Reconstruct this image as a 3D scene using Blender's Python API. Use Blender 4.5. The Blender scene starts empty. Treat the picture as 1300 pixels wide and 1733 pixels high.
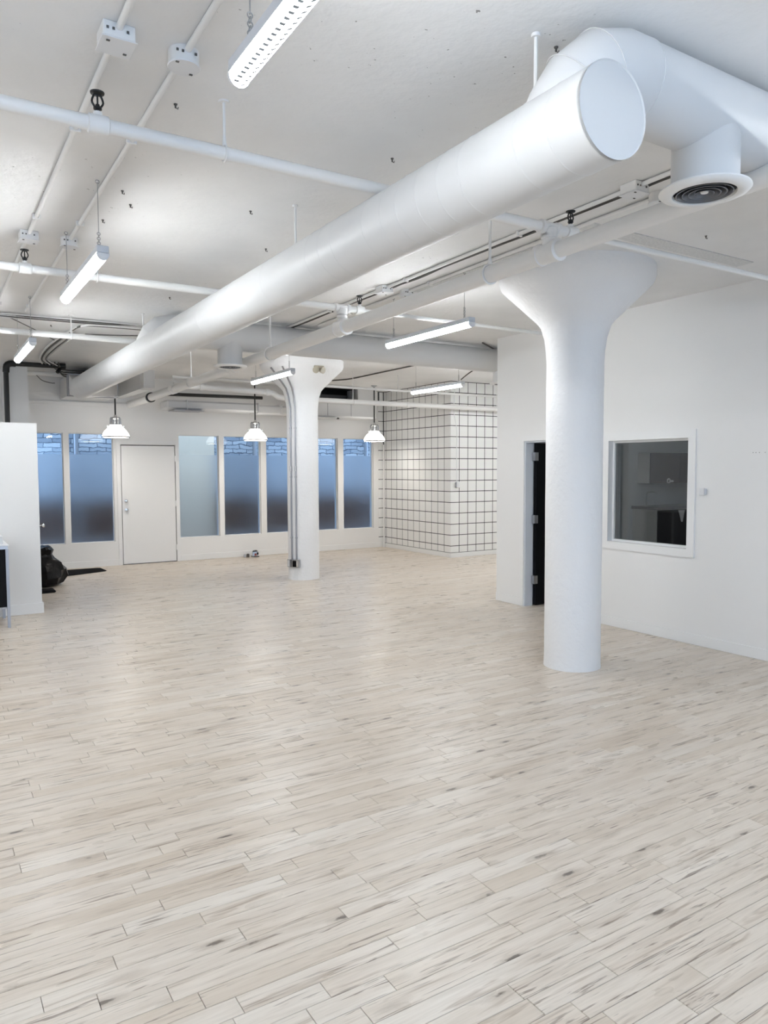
import bpy, math, random
from mathutils import Vector, Matrix
random.seed(7)
S = bpy.context.scene
COL = S.collection
PI = math.pi

# ------------------------------------------------------------------ camera
F_PX, IW, IH = 1252.0, 1300.0, 1733.0
PITCH, YAW, ROLL, CAMH = 0.05913, 1.01382, 0.00421, 1.62
fw = Vector((math.cos(PITCH)*math.cos(YAW), math.cos(PITCH)*math.sin(YAW), -math.sin(PITCH)))
rt = fw.cross(Vector((0, 0, 1))).normalized()
dn = fw.cross(rt)
r2 = rt*math.cos(ROLL) + dn*math.sin(ROLL)
d2 = -rt*math.sin(ROLL) + dn*math.cos(ROLL)
cam = bpy.data.cameras.new('camera')
cam.sensor_fit = 'HORIZONTAL'
cam.sensor_width = 36.0
cam.lens = 36.0*F_PX/IW
cam.clip_start = 0.05
co = bpy.data.objects.new('camera', cam)
COL.objects.link(co)
m = Matrix.Identity(4)
for i in range(3):
    m[i][0] = r2[i]; m[i][1] = -d2[i]; m[i][2] = -fw[i]
m[0][3], m[1][3], m[2][3] = 0, 0, CAMH
co.matrix_world = m
S.camera = co

# ------------------------------------------------------------------ light
w = bpy.data.worlds.new('daylight')
w.use_nodes = True
bg = w.node_tree.nodes['Background']
bg.inputs[0].default_value = (0.46, 0.68, 1.0, 1)
bg.inputs[1].default_value = 3.2
S.world = w
LED = 64.0          # emission of the fluorescent-style lenses
DAY = 20.0         # daylight through each window behind the camera
for i, x in enumerate((-2.6, 0.4, 3.4)):
    ld = bpy.data.lights.new('daylight_window', 'AREA')
    ld.shape = 'RECTANGLE'; ld.size = 2.1; ld.size_y = 1.7
    ld.energy = DAY; ld.color = (0.48, 0.70, 1.0)
    lo = bpy.data.objects.new('daylight_window', ld)
    lo.location = (x, -3.48, 1.75); lo.rotation_euler = (PI/2, 0, 0)
    COL.objects.link(lo)
    lo.rotation_euler = Vector((0, 1, 0)).to_track_quat('-Z', 'Z').to_euler()
S.view_settings.view_transform = 'Standard'
S.view_settings.look = 'None'
S.view_settings.exposure = 0.32
S.view_settings.gamma = 1.0
S.view_settings.use_curve_mapping = False
S.cycles.use_adaptive_sampling = True
S.cycles.adaptive_threshold = 0.05
S.cycles.adaptive_min_samples = 20
S.cycles.use_light_tree = False
S.cycles.glossy_bounces = 3
S.cycles.transmission_bounces = 4
S.cycles.diffuse_bounces = 4
S.cycles.max_bounces = 6
S.cycles.caustics_reflective = False
S.cycles.caustics_refractive = False

# ------------------------------------------------------------------ materials
def mat(name, col, rough=0.5, metal=0.0, bump=0.0, bscale=40.0, var=0.0, vscale=3.0, spec=0.5, emit=None, estr=0.0, coat=0.0):
    M = bpy.data.materials.new(name); M.use_nodes = True
    n = M.node_tree.nodes; l = M.node_tree.links
    b = n['Principled BSDF']
    b.inputs['Base Color'].default_value = (*col, 1)
    b.inputs['Roughness'].default_value = rough
    b.inputs['Metallic'].default_value = metal
    b.inputs['Specular IOR Level'].default_value = spec
    b.inputs['Coat Weight'].default_value = coat
    g = n.new('ShaderNodeNewGeometry')
    if var > 0:
        t = n.new('ShaderNodeTexNoise'); t.inputs['Scale'].default_value = vscale; t.inputs['Detail'].default_value = 4
        l.new(g.outputs['Position'], t.inputs['Vector'])
        r = n.new('ShaderNodeMapRange')
        r.inputs[1].default_value = 0.3; r.inputs[2].default_value = 0.7
        r.inputs[3].default_value = 1-var; r.inputs[4].default_value = 1+var*0.3
        l.new(t.outputs['Fac'], r.inputs[0])
        x = n.new('ShaderNodeMix'); x.data_type = 'RGBA'; x.blend_type = 'MULTIPLY'
        x.inputs[0].default_value = 1; x.inputs[6].default_value = (*col, 1)
        l.new(r.outputs[0], x.inputs[7]); l.new(x.outputs[2], b.inputs['Base Color'])
    if bump > 0:
        t = n.new('ShaderNodeTexNoise'); t.inputs['Scale'].default_value = bscale; t.inputs['Detail'].default_value = 2.5
        l.new(g.outputs['Position'], t.inputs['Vector'])
        u = n.new('ShaderNodeBump'); u.inputs['Strength'].default_value = bump; u.inputs['Distance'].default_value = 0.01
        l.new(t.outputs['Fac'], u.inputs['Height']); l.new(u.outputs[0], b.inputs['Normal'])
    if emit:
        b.inputs['Emission Color'].default_value = (*emit, 1); b.inputs['Emission Strength'].default_value = estr
    return M

M = {}
M['wall'] = mat('wall_paint', (0.86, 0.85, 0.835), 0.55)
M['trim'] = mat('trim_paint', (0.86, 0.855, 0.845), 0.4)
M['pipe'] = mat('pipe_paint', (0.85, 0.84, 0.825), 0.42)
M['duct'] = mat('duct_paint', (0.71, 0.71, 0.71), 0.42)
M['column'] = mat('column_paint', (0.85, 0.85, 0.855), 0.5, bump=0.6, bscale=22)
M['tile'] = mat('tile_glaze', (0.86, 0.855, 0.84), 0.3)
M['grout'] = mat('black_grout', (0.02, 0.02, 0.022), 0.8)
M['black'] = mat('black_paint', (0.004, 0.004, 0.005), 0.5, spec=0.15)
M['blackpipe'] = mat('black_iron', (0.012, 0.012, 0.012), 0.45)
M['rubber'] = mat('black_rubber_mat', (0.005, 0.005, 0.006), 0.9, bump=0.4, bscale=120, spec=0.1)
M['bag'] = mat('black_plastic_film', (0.004, 0.004, 0.005), 0.3, bump=0.6, bscale=14, spec=0.2)
M['cable'] = mat('dark_cable', (0.10, 0.095, 0.09), 0.6)
M['chain'] = mat('steel_chain', (0.42, 0.42, 0.42), 0.4, metal=0.6)
M['steel'] = mat('brushed_steel', (0.55, 0.55, 0.56), 0.3, metal=1.0)
M['emt'] = mat('galvanised_conduit', (0.42, 0.42, 0.44), 0.35, metal=0.9)
M['chrome'] = mat('chrome', (0.75, 0.75, 0.76), 0.15, metal=1.0)
M['led'] = mat('led_lens', (0.9, 0.9, 0.9), 0.4, emit=(0.93, 0.97, 1.0), estr=LED)
M['ledbody'] = mat('led_housing', (0.62, 0.64, 0.68), 0.4)
M['rib'] = mat('lens_rib', (0.35, 0.37, 0.40), 0.6)
M['shade'] = mat('opal_glass', (0.88, 0.88, 0.85), 0.25, emit=(1.0, 0.98, 0.93), estr=4.5)
M['louvre'] = mat('dark_louvre', (0.16, 0.165, 0.18), 0.35, metal=0.6)
M['bulb'] = mat('lit_pendant_lens', (0.9, 0.9, 0.88), 0.3, emit=(1.0, 0.95, 0.87), estr=23.0)
M['fillglobe'] = mat('fill_lamp_globe', (0.9, 0.9, 0.88), 0.3, emit=(0.9, 0.96, 1.0), estr=70.0)  # glow of the lamp added to light the office
M['sub'] = mat('subfloor_dark', (0.10, 0.08, 0.065), 0.9)
M['charcoal'] = mat('charcoal_laminate', (0.045, 0.045, 0.05), 0.5)
M['greylam'] = mat('grey_laminate', (0.55, 0.55, 0.53), 0.5)
M['stone'] = mat('grey_worktop', (0.22, 0.22, 0.22), 0.35)
M['cloth'] = mat('white_cloth', (0.8, 0.8, 0.8), 0.9)
M['plastic'] = mat('white_plastic', (0.78, 0.78, 0.79), 0.4)
M['beige'] = mat('aged_plastic', (0.42, 0.38, 0.30), 0.4)
M['red'] = mat('dull_red_plastic', (0.35, 0.08, 0.07), 0.5)
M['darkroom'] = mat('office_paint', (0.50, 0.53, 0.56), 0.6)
M['patch'] = mat('bare_concrete', (0.74, 0.74, 0.735), 0.8, bump=0.4, bscale=70, var=0.14, vscale=60)
M['postc'] = mat('cream_post', (0.95, 0.74, 0.53), 0.8)
M['ground'] = mat('dark_brown_ground', (0.085, 0.042, 0.03), 0.9)

def ceiling_mat():
    K = bpy.data.materials.new('ceiling_concrete_paint'); K.use_nodes = True
    n = K.node_tree.nodes; l = K.node_tree.links; b = n['Principled BSDF']
    b.inputs['Roughness'].default_value = 0.65
    g = n.new('ShaderNodeNewGeometry')
    def noise(sc, det, rough=0.5):
        t = n.new('ShaderNodeTexNoise'); t.inputs['Scale'].default_value = sc; t.inputs['Detail'].default_value = det
        t.inputs['Roughness'].default_value = rough
        l.new(g.outputs['Position'], t.inputs['Vector']); return t
    big = noise(1.3, 3, 0.6)
    r = n.new('ShaderNodeValToRGB')
    r.color_ramp.elements[0].position = 0.3; r.color_ramp.elements[0].color = (0.80, 0.795, 0.79, 1)
    r.color_ramp.elements[1].position = 0.65; r.color_ramp.elements[1].color = (0.87, 0.865, 0.86, 1)
    l.new(big.outputs['Fac'], r.inputs[0])
    # small chips and pock marks in the paint
    mask = noise(1.1, 1)
    chip = noise(34, 2.5, 0.65)
    mr = n.new('ShaderNodeMapRange'); mr.inputs[1].default_value = 0.52; mr.inputs[2].default_value = 0.66
    l.new(mask.outputs['Fac'], mr.inputs[0])
    cr = n.new('ShaderNodeMapRange'); cr.inputs[1].default_value = 0.70; cr.inputs[2].default_value = 0.73
    l.new(chip.outputs['Fac'], cr.inputs[0])
    mu = n.new('ShaderNodeMath'); mu.operation = 'MULTIPLY'
    l.new(mr.outputs[0], mu.inputs[0]); l.new(cr.outputs[0], mu.inputs[1])
    x = n.new('ShaderNodeMix'); x.data_type = 'RGBA'
    x.inputs[7].default_value = (0.30, 0.29, 0.28, 1)
    l.new(mu.outputs[0], x.inputs[0]); l.new(r.outputs[0], x.inputs[6]); l.new(x.outputs[2], b.inputs['Base Color'])
    fine = noise(22, 2, 0.6)
    u = n.new('ShaderNodeBump'); u.inputs['Strength'].default_value = 0.25; u.inputs['Distance'].default_value = 0.012
    l.new(fine.outputs['Fac'], u.inputs['Height']); l.new(u.outputs[0], b.inputs['Normal'])
    return K
M['ceil'] = ceiling_mat()

def plank_mat():
    K = bpy.data.materials.new('pale_maple_plank'); K.use_nodes = True
    n = K.node_tree.nodes; l = K.node_tree.links; b = n['Principled BSDF']
    def math_(op, a, bb=None):
        q = n.new('ShaderNodeMath'); q.operation = op
        for k, v in enumerate((a, bb)):
            if v is None: continue
            if isinstance(v, (int, float)): q.inputs[k].default_value = v
            else: l.new(v, q.inputs[k])
        return q.outputs[0]
    at = n.new('ShaderNodeAttribute'); at.attribute_name = 'prnd'
    rnd = at.outputs['Fac']
    g = n.new('ShaderNodeNewGeometry')
    sep = n.new('ShaderNodeSeparateXYZ'); l.new(g.outputs['Position'], sep.inputs[0])
    ofs = math_('MULTIPLY', rnd, 173.0)
    def vec(sx, sy):
        c = n.new('ShaderNodeCombineXYZ')
        l.new(math_('MULTIPLY', sep.outputs[0], sx), c.inputs[0])
        l.new(math_('MULTIPLY', sep.outputs[1], sy), c.inputs[1])
        l.new(ofs, c.inputs[2]); return c.outputs[0]
    def noise(v, sc, det, rough=0.55, dist=0.0):
        t = n.new('ShaderNodeTexNoise'); t.inputs['Scale'].default_value = sc; t.inputs['Detail'].default_value = det
        t.inputs['Roughness'].default_value = rough; t.inputs['Distortion'].default_value = dist
        l.new(v, t.inputs['Vector']); return t.outputs['Fac']
    def ramp(v, pts):
        r = n.new('ShaderNodeValToRGB'); e = r.color_ramp.elements
        while len(e) < len(pts): e.new(0.5)
        for k, (p, c) in enumerate(pts):
            e[k].position = p; e[k].color = (*c, 1)
        l.new(v, r.inputs[0]); return r.outputs[0]
    def mix(f, a, c, mode='MIX'):
        x = n.new('ShaderNodeMix'); x.data_type = 'RGBA'; x.blend_type = mode
        for s, v in ((0, f), (6, a), (7, c)):
            if isinstance(v, (int, float)): x.inputs[s].default_value = v
            elif isinstance(v, tuple): x.inputs[s].default_value = (*v, 1)
            else: l.new(v, x.inputs[s])
        return x.outputs[2]
    def rng(v, a, bb, c=0.0, d=1.0):
        r = n.new('ShaderNodeMapRange')
        for k, q in enumerate((a, bb, c, d)): r.inputs[k+1].default_value = q
        l.new(v, r.inputs[0]); return r.outputs[0]
    # each board has its own tone
    base = ramp(rnd, [(0.0, (0.66, 0.57, 0.47)), (0.25, (0.715, 0.63, 0.535)), (0.7, (0.745, 0.665, 0.575)), (1.0, (0.77, 0.70, 0.615))])
    cloud = noise(vec(1.7, 15.0), 1.0, 4, 0.6, 0.5)
    base = mix(rng(cloud, 0.42, 0.72, 0, 0.55), base, (0.52, 0.43, 0.34))
    fine = noise(vec(6.0, 150.0), 1.0, 4)
    base = mix(rng(fine, 0.4, 0.8, 0, 0.3), base, (0.43, 0.36, 0.29))
    streak = noise(vec(2.4, 30.0), 1.0, 3, 0.6, 0.6)
    base = mix(rng(streak, 0.57, 0.72, 0, 0.75), base, (0.38, 0.295, 0.22))
    crack = noise(vec(4.5, 85.0), 1.0, 3, 0.55, 0.8)
    gate = noise(vec(1.4, 7.0), 1.0, 2)
    cf = math_('MULTIPLY', rng(crack, 0.585, 0.66), rng(gate, 0.43, 0.54))
    base = mix(math_('MULTIPLY', cf, 0.7), base, (0.18, 0.128, 0.095))
    # knots
    vor = n.new('ShaderNodeTexVoronoi'); vor.inputs['Scale'].default_value = 1.0
    l.new(vec(2.6, 9.0), vor.inputs['Vector'])
    kd = math_('ADD', vor.outputs['Distance'], math_('MULTIPLY', noise(vec(40, 90), 1.0, 3), 0.12))
    base = mix(rng(kd, 0.30, 0.13, 0, 0.6), base, (0.40, 0.33, 0.26))
    base = mix(rng(kd, 0.16, 0.115, 0, 0.8), base, (0.10, 0.075, 0.06))
    l.new(base, b.inputs['Base Color'])
    l.new(rng(noise(vec(3, 12), 1.0, 3), 0.3, 0.7, 0.26, 0.38), b.inputs['Roughness'])
    b.inputs['Specular IOR Level'].default_value = 0.34
    u = n.new('ShaderNodeBump'); u.inputs['Strength'].default_value = 0.05; u.inputs['Distance'].default_value = 0.004
    l.new(noise(vec(5, 60), 1.0, 4), u.inputs['Height']); l.new(u.outputs[0], b.inputs['Normal'])
    return K
M['plank'] = plank_mat()

def brick_mat():
    K = bpy.data.materials.new('painted_brick'); K.use_nodes = True
    n = K.node_tree.nodes; l = K.node_tree.links; b = n['Principled BSDF']
    g = n.new('ShaderNodeNewGeometry'); s = n.new('ShaderNodeSeparateXYZ'); l.new(g.outputs['Position'], s.inputs[0])
    c = n.new('ShaderNodeCombineXYZ'); l.new(s.outputs[0], c.inputs[0]); l.new(s.outputs[2], c.inputs[1])
    t = n.new('ShaderNodeTexNoise'); t.inputs['Scale'].default_value = 5; t.inputs['Detail'].default_value = 3
    l.new(c.outputs[0], t.inputs['Vector'])
    ad = n.new('ShaderNodeMix'); ad.data_type = 'RGBA'; ad.blend_type = 'LINEAR_LIGHT'; ad.inputs[0].default_value = 0.06
    l.new(c.outputs[0], ad.inputs[6]); l.new(t.outputs['Color'], ad.inputs[7])
    k = n.new('ShaderNodeTexBrick'); k.inputs['Scale'].default_value = 1.0
    k.inputs['Brick Width'].default_value = 0.34; k.inputs['Row Height'].default_value = 0.09; k.inputs['Mortar Size'].default_value = 0.008
    k.inputs['Color1'].default_value = (0.60, 0.61, 0.62, 1); k.inputs['Color2'].default_value = (0.28, 0.31, 0.35, 1)
    k.inputs['Mortar'].default_value = (0.10, 0.115, 0.145, 1)
    l.new(ad.outputs[2], k.inputs['Vector'])
    l.new(k.outputs['Color'], b.inputs['Base Color']); b.inputs['Roughness'].default_value = 0.8
    u = n.new('ShaderNodeBump'); u.inputs['Strength'].default_value = 0.8; u.inputs['Distance'].default_value = 0.02
    l.new(k.outputs['Color'], u.inputs['Height']); l.new(u.outputs[0], b.inputs['Normal'])
    return K
M['brick'] = brick_mat()

def glass_mat(name, tint, rough=0.0, gloss=0.06):
    K = bpy.data.materials.new(name); K.use_nodes = True
    n = K.node_tree.nodes; l = K.node_tree.links
    n.remove(n['Principled BSDF']); o = n['Material Output']
    if rough > 0:
        a = n.new('ShaderNodeBsdfRefraction'); a.inputs['IOR'].default_value = 1.2; a.inputs['Roughness'].default_value = rough
    else:
        a = n.new('ShaderNodeBsdfTransparent')
    a.inputs['Color'].default_value = (*tint, 1)
    g = n.new('ShaderNodeBsdfGlossy'); g.inputs['Roughness'].default_value = 0.02 if rough == 0 else 0.12
    fr = n.new('ShaderNodeFresnel'); fr.inputs['IOR'].default_value = 1.45
    x = n.new('ShaderNodeMixShader')
    l.new(fr.outputs[0], x.inputs[0]); l.new(a.outputs[0], x.inputs[1]); l.new(g.outputs[0], x.inputs[2]); l.new(x.outputs[0], o.inputs[0])
    return K
M['glass'] = glass_mat('clear_glass', (0.86, 0.9, 0.93))
M['frost'] = glass_mat('frosted_film_glass', (0.88, 0.92, 0.95), 0.5)
M['grey_glass'] = glass_mat('grey_tinted_glass', (0.72, 0.73, 0.74))

# ------------------------------------------------------------------ mesh helpers
ORG = {}
class MB:
    def __init__(s):
        s.v = []; s.f = []
    def quadbox(s, c):                       # 8 corners, bottom ring then top ring
        b = len(s.v); s.v += [tuple(p) for p in c]
        for q in ((0,3,2,1),(4,5,6,7),(0,1,5,4),(1,2,6,5),(2,3,7,6),(3,0,4,7)):
            s.f.append(tuple(b+i for i in q))
        return s
    def box(s, x0, x1, y0, y1, z0, z1):
        return s.quadbox([(x0,y0,z0),(x1,y0,z0),(x1,y1,z0),(x0,y1,z0),(x0,y0,z1),(x1,y0,z1),(x1,y1,z1),(x0,y1,z1)])
    def bbox(s, x0, x1, y0, y1, z0, z1, r):  # box with chamfered edges
        b = len(s.v)
        xs, ys, zs = (x0, x1), (y0, y1), (z0, z1)
        idx = {}
        for i in (0, 1):
            for j in (0, 1):
                for k in (0, 1):
                    sx, sy, sz = (r if i == 0 else -r), (r if j == 0 else -r), (r if k == 0 else -r)
                    for a, p in (('x', (xs[i], ys[j]+sy, zs[k]+sz)), ('y', (xs[i]+sx, ys[j], zs[k]+sz)), ('z', (xs[i]+sx, ys[j]+sy, zs[k]))):
                        idx[(i, j, k, a)] = len(s.v); s.v.append(p)
        A = idx
        F = []
        for i in (0, 1):
            F.append([A[(i,0,0,'x')],A[(i,1,0,'x')],A[(i,1,1,'x')],A[(i,0,1,'x')]])
            F.append([A[(0,i,0,'y')],A[(1,i,0,'y')],A[(1,i,1,'y')],A[(0,i,1,'y')]])
            F.append([A[(0,0,i,'z')],A[(1,0,i,'z')],A[(1,1,i,'z')],A[(0,1,i,'z')]])
        for i in (0, 1):
            for j in (0, 1):
                F.append([A[(i,j,0,'x')],A[(i,j,1,'x')],A[(i,j,1,'y')],A[(i,j,0,'y')]])
                F.append([A[(i,0,j,'x')],A[(i,1,j,'x')],A[(i,1,j,'z')],A[(i,0,j,'z')]])
                F.append([A[(0,i,j,'y')],A[(1,i,j,'y')],A[(1,i,j,'z')],A[(0,i,j,'z')]])
                for k in (0, 1):
                    F.append([A[(i,j,k,'x')],A[(i,j,k,'y')],A[(i,j,k,'z')]])
        c = Vector(((x0+x1)/2, (y0+y1)/2, (z0+z1)/2))
        for f in F:
            p = [Vector(s.v[q]) for q in f]
            nn = (p[1]-p[0]).cross(p[2]-p[0])
            if nn.dot(sum(p, Vector())/len(p)-c) < 0: f.reverse()
            s.f.append(tuple(f))
        return s
    def tube(s, pts, r, n=12, caps=True, seg=0):
        P = [Vector(p) for p in pts]
        if seg: P = smooth_path(P, seg)
        R = r if isinstance(r, (list, tuple)) else [r]*len(P)
        t0 = (P[1]-P[0]).normalized()
        up = Vector((0, 0, 1)) if abs(t0.z) < 0.9 else Vector((0, 1, 0))
        u = t0.cross(up).normalized()
        rings = []; prev = t0
        for i, p in enumerate(P):
            if i == 0: t = t0
            elif i == len(P)-1: t = (P[i]-P[i-1]).normalized()
            else: t = ((P[i]-P[i-1]).normalized()+(P[i+1]-P[i]).normalized()).normalized()
            q = prev.rotation_difference(t); u = (q @ u); u = (u-t*u.dot(t)).normalized(); prev = t
            vv = t.cross(u); b = len(s.v)
            k = 1.0
            if 0 < i < len(P)-1:
                k = 1.0/max(0.7, math.cos((P[i]-P[i-1]).angle(P[i+1]-P[i])/2))
            for j in range(n):
                a = 2*PI*j/n
                s.v.append(tuple(p+(u*math.cos(a)+vv*math.sin(a))*R[i]*(1 if k == 1 else (1+(k-1)*0.5))))
            rings.append(b)
        for a, b in zip(rings, rings[1:]):
            for j in range(n):
                k = (j+1) % n
                s.f.append((a+j, a+k, b+k, b+j))
        if caps:
            s.f.append(tuple(rings[0]+j for j in reversed(range(n))))
            s.f.append(tuple(rings[-1]+j for j in range(n)))
        return s
    def lathe(s, c, prof, n=24, axis='z', caps=True):
        """prof: (radius, height) along axis from c"""
        rings = []
        for r, h in prof:
            b = len(s.v)
            for j in range(n):
                a = 2*PI*j/n; q = (r*math.cos(a), r*math.sin(a))
                if axis == 'z': p = (c[0]+q[0], c[1]+q[1], c[2]+h)
                elif axis == 'y': p = (c[0]+q[1], c[1]+h, c[2]+q[0])
                else: p = (c[0]+h, c[1]+q[0], c[2]+q[1])
                s.v.append(p)
            rings.append(b)
        for a, b in zip(rings, rings[1:]):
            for j in range(n):
                k = (j+1) % n; s.f.append((a+j, a+k, b+k, b+j))
        if caps:
            if prof[0][0] > 1e-6: s.f.append(tuple(rings[0]+j for j in reversed(range(n))))
            if prof[-1][0] > 1e-6: s.f.append(tuple(rings[-1]+j for j in range(n)))
        return s
    def torus(s, c, R, r, axis='z', n=24, k=8, a0=0, a1=2*PI):
        full = abs(a1-a0-2*PI) < 1e-6; N = n if full else n+1
        b = len(s.v)
        for i in range(N):
            a = a0+(a1-a0)*i/n
            for j in range(k):
                t = 2*PI*j/k; q = R+r*math.cos(t); h = r*math.sin(t)
                x, y = q*math.cos(a), q*math.sin(a)
                s.v.append({'z': (c[0]+x, c[1]+y, c[2]+h), 'y': (c[0]+y, c[1]+h, c[2]+x), 'x': (c[0]+h, c[1]+x, c[2]+y)}[axis])
        for i in range(n):
            i2 = (i+1) % N
            for j in range(k):
                j2 = (j+1) % k
                s.f.append((b+i*k+j, b+i2*k+j, b+i2*k+j2, b+i*k+j2))
        return s
    def build(s, name, mt, parent=None, smooth=False, loc=None, ang=40):
        xs = [p[0] for p in s.v]; ys = [p[1] for p in s.v]; zs = [p[2] for p in s.v]
        if parent is not None: o0 = ORG[parent.name]
        elif loc is not None: o0 = Vector(loc)
        else: o0 = Vector(((min(xs)+max(xs))/2, (min(ys)+max(ys))/2, min(zs)))
        me = bpy.data.meshes.new(name)
        me.from_pydata([(p[0]-o0[0], p[1]-o0[1], p[2]-o0[2]) for p in s.v], [], s.f)
        import bmesh
        bm = bmesh.new(); bm.from_mesh(me); bmesh.ops.recalc_face_normals(bm, faces=bm.faces); bm.to_mesh(me); bm.free()
        me.materials.append(M[mt] if isinstance(mt, str) else mt)
        if smooth:
            me.shade_smooth(); me.set_sharp_from_angle(angle=math.radians(ang))
        o = bpy.data.objects.new(name, me); COL.objects.link(o)
        if parent is not None: o.parent = parent
        else: o.location = o0
        ORG[o.name] = o0
        return o

def smooth_path(P, seg):
    out = []
    Q = [P[0]*2-P[1]]+list(P)+[P[-1]*2-P[-2]]
    for i in range(1, len(Q)-2):
        for k in range(seg):
            t = k/seg; a, b, c, d = Q[i-1], Q[i], Q[i+1], Q[i+2]
            out.append(0.5*((2*b)+(c-a)*t+(2*a-5*b+4*c-d)*t*t+(3*b-a-3*c+d)*t**3))
    out.append(P[-1]); return out

def tag(o, label, cat, group=None):
    o['label'] = label; o['category'] = cat
    if group: o['group'] = group
    return o
def thing(name, loc, label, cat, group=None):
    o = bpy.data.objects.new(name, None); COL.objects.link(o); o.location = loc
    o.empty_display_size = 0.1
    ORG[o.name] = Vector(loc)
    return tag(o, label, cat, group)
def struct(o, label=None):
    o['kind'] = 'structure'
    if label: o['label'] = label
    return o
def sroot(name, loc, label=None):
    o = bpy.data.objects.new(name, None); COL.objects.link(o); o.location = loc; ORG[o.name] = Vector(loc)
    return struct(o, label)

def wall_x(name, x0, x1, y0, y1, z0, z1, holes, mt='wall'):   # wall in a plane of constant x; holes (ya,yb,za,zb)
    mb = MB(); ys = sorted({y0, y1, *[h[0] for h in holes], *[h[1] for h in holes]})
    for a, b in zip(ys, ys[1:]):
        zz = z0
        for h in sorted([h for h in holes if h[0] <= a+1e-6 and h[1] >= b-1e-6], key=lambda h: h[2]):
            if h[2] > zz+1e-6: mb.box(x0, x1, a, b, zz, h[2])
            zz = h[3]
        if zz < z1-1e-6: mb.box(x0, x1, a, b, zz, z1)
    return struct(mb.build(name, mt))
def wall_y(name, y0, y1, x0, x1, z0, z1, holes, mt='wall'):
    mb = MB(); xs = sorted({x0, x1, *[h[0] for h in holes], *[h[1] for h in holes]})
    for a, b in zip(xs, xs[1:]):
        zz = z0
        for h in sorted([h for h in holes if h[0] <= a+1e-6 and h[1] >= b-1e-6], key=lambda h: h[2]):
            if h[2] > zz+1e-6: mb.box(a, b, y0, y1, zz, h[2])
            zz = h[3]
        if zz < z1-1e-6: mb.box(a, b, y0, y1, zz, z1)
    return struct(mb.build(name, mt))

# ------------------------------------------------------------------ room shell
ZC = 3.17
XL, XR, YB, YF = -4.0, 5.93, 12.93, -3.5     # left wall, right wall, back wall, rear wall (behind the camera)
XE = 11.0
TX, TY = 8.045, 10.65                        # corner of the tiled block
floor = struct(MB().box(XL-0.2, XE+0.2, YF-0.2, YB+0.15, -0.15, -0.012).build('floor', 'sub', loc=(0, 0, 0)), 'pale maple strip floor with grey-brown streaks and knots')
ceiling = struct(MB().box(XL-0.2, XE+0.2, YF-0.2, YB+0.15, ZC, ZC+0.25).build('ceiling', 'ceil', loc=(0, 0, ZC)), 'white painted rough concrete ceiling')

# floor boards
PW = 0.0805; Y0P = 2.42
def plank_geo(mb, x0, x1, y0, y1, dz):
    g = 0.0008; c = 0.0012
    b = len(mb.v)
    mb.v += [(x0+g, y0+g, -0.012), (x1-g, y0+g, -0.012), (x1-g, y1-g, -0.012), (x0+g, y1-g, -0.012),
             (x0+g, y0+g, dz-c), (x1-g, y0+g, dz-c), (x1-g, y1-g, dz-c), (x0+g, y1-g, dz-c),
             (x0+g+c, y0+g+c, dz), (x1-g-c, y0+g+c, dz), (x1-g-c, y1-g-c, dz), (x0+g+c, y1-g-c, dz)]
    for q in ((0,1,5,4),(1,2,6,5),(2,3,7,6),(3,0,4,7),(4,5,9,8),(5,6,10,9),(6,7,11,10),(7,4,8,11),(8,9,10,11)):
        mb.f.append(tuple(b+i for i in q))
prng = random.Random(11)
planks = []
k0 = math.floor((YF-Y0P)/PW); k1 = math.ceil((YB-Y0P)/PW)
for k in range(k0, k1):
    y0 = max(Y0P+k*PW, YF); y1 = min(Y0P+(k+1)*PW, YB)
    if y1-y0 < 0.01: continue
    x = XL - prng.uniform(0, 0.8)
    while x < XE:
        L = prng.choice((0.3, 0.42, 0.5, 0.6, 0.72, 0.85, 1.0))*prng.uniform(0.9, 1.12)
        a, b = max(x, XL), min(x+L, XE)
        if b-a > 0.02: planks.append((a, b, y0, y1, prng.uniform(-0.0004, 0.0), prng.random()))
        x += L
def px(p):
    d = Vector(p)-Vector((0, 0, CAMH)); q = d.dot(fw)
    if q < 0.2: return None
    return (650+F_PX*d.dot(r2)/q, 866.5+F_PX*d.dot(d2)/q, q)
near = []; rest = []
for pl in planks:
    best = 0
    for t in (0.05, 0.25, 0.5, 0.75, 0.95):
        q = px((pl[0]+(pl[1]-pl[0])*t, (pl[2]+pl[3])/2, 0))
        if q and 0 < q[0] < 1300 and 0 < q[1] < 1733: best += (pl[1]-pl[0])/q[2]**3
    near.append((best, pl)) if best > 0 else rest.append(pl)
near.sort(key=lambda t: -t[0])
rest += [p for _, p in near[300:]]
def set_rnd(o, vals):
    a = o.data.attributes.new('prnd', 'FLOAT', 'FACE'); a.data.foreach_set('value', vals)
def build_fast(mb, name, mt, parent):
    me = bpy.data.meshes.new(name); me.from_pydata(mb.v, [], mb.f); me.materials.append(M[mt])
    o = bpy.data.objects.new(name, me); COL.objects.link(o); o.parent = parent; return o
for _, p in near[:300]:
    mb = MB(); plank_geo(mb, *p[:5]); o = build_fast(mb, 'plank', 'plank', floor); set_rnd(o, [p[5]]*9)
mb = MB(); vals = []
for p in rest: plank_geo(mb, *p[:5]); vals += [p[5]]*9
o = build_fast(mb, 'distant_planks', 'plank', floor); set_rnd(o, vals); o['kind'] = 'stuff'

# bare plaster strips on the ceiling
MB().box(3.70, 3.83, 3.75, 5.45, ZC-0.006, ZC+0.01).build('plaster_strip', 'patch', ceiling)
MB().box(3.66, 5.40, 3.36, 3.50, ZC-0.006, ZC+0.01).build('plaster_strip', 'patch', ceiling)

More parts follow.
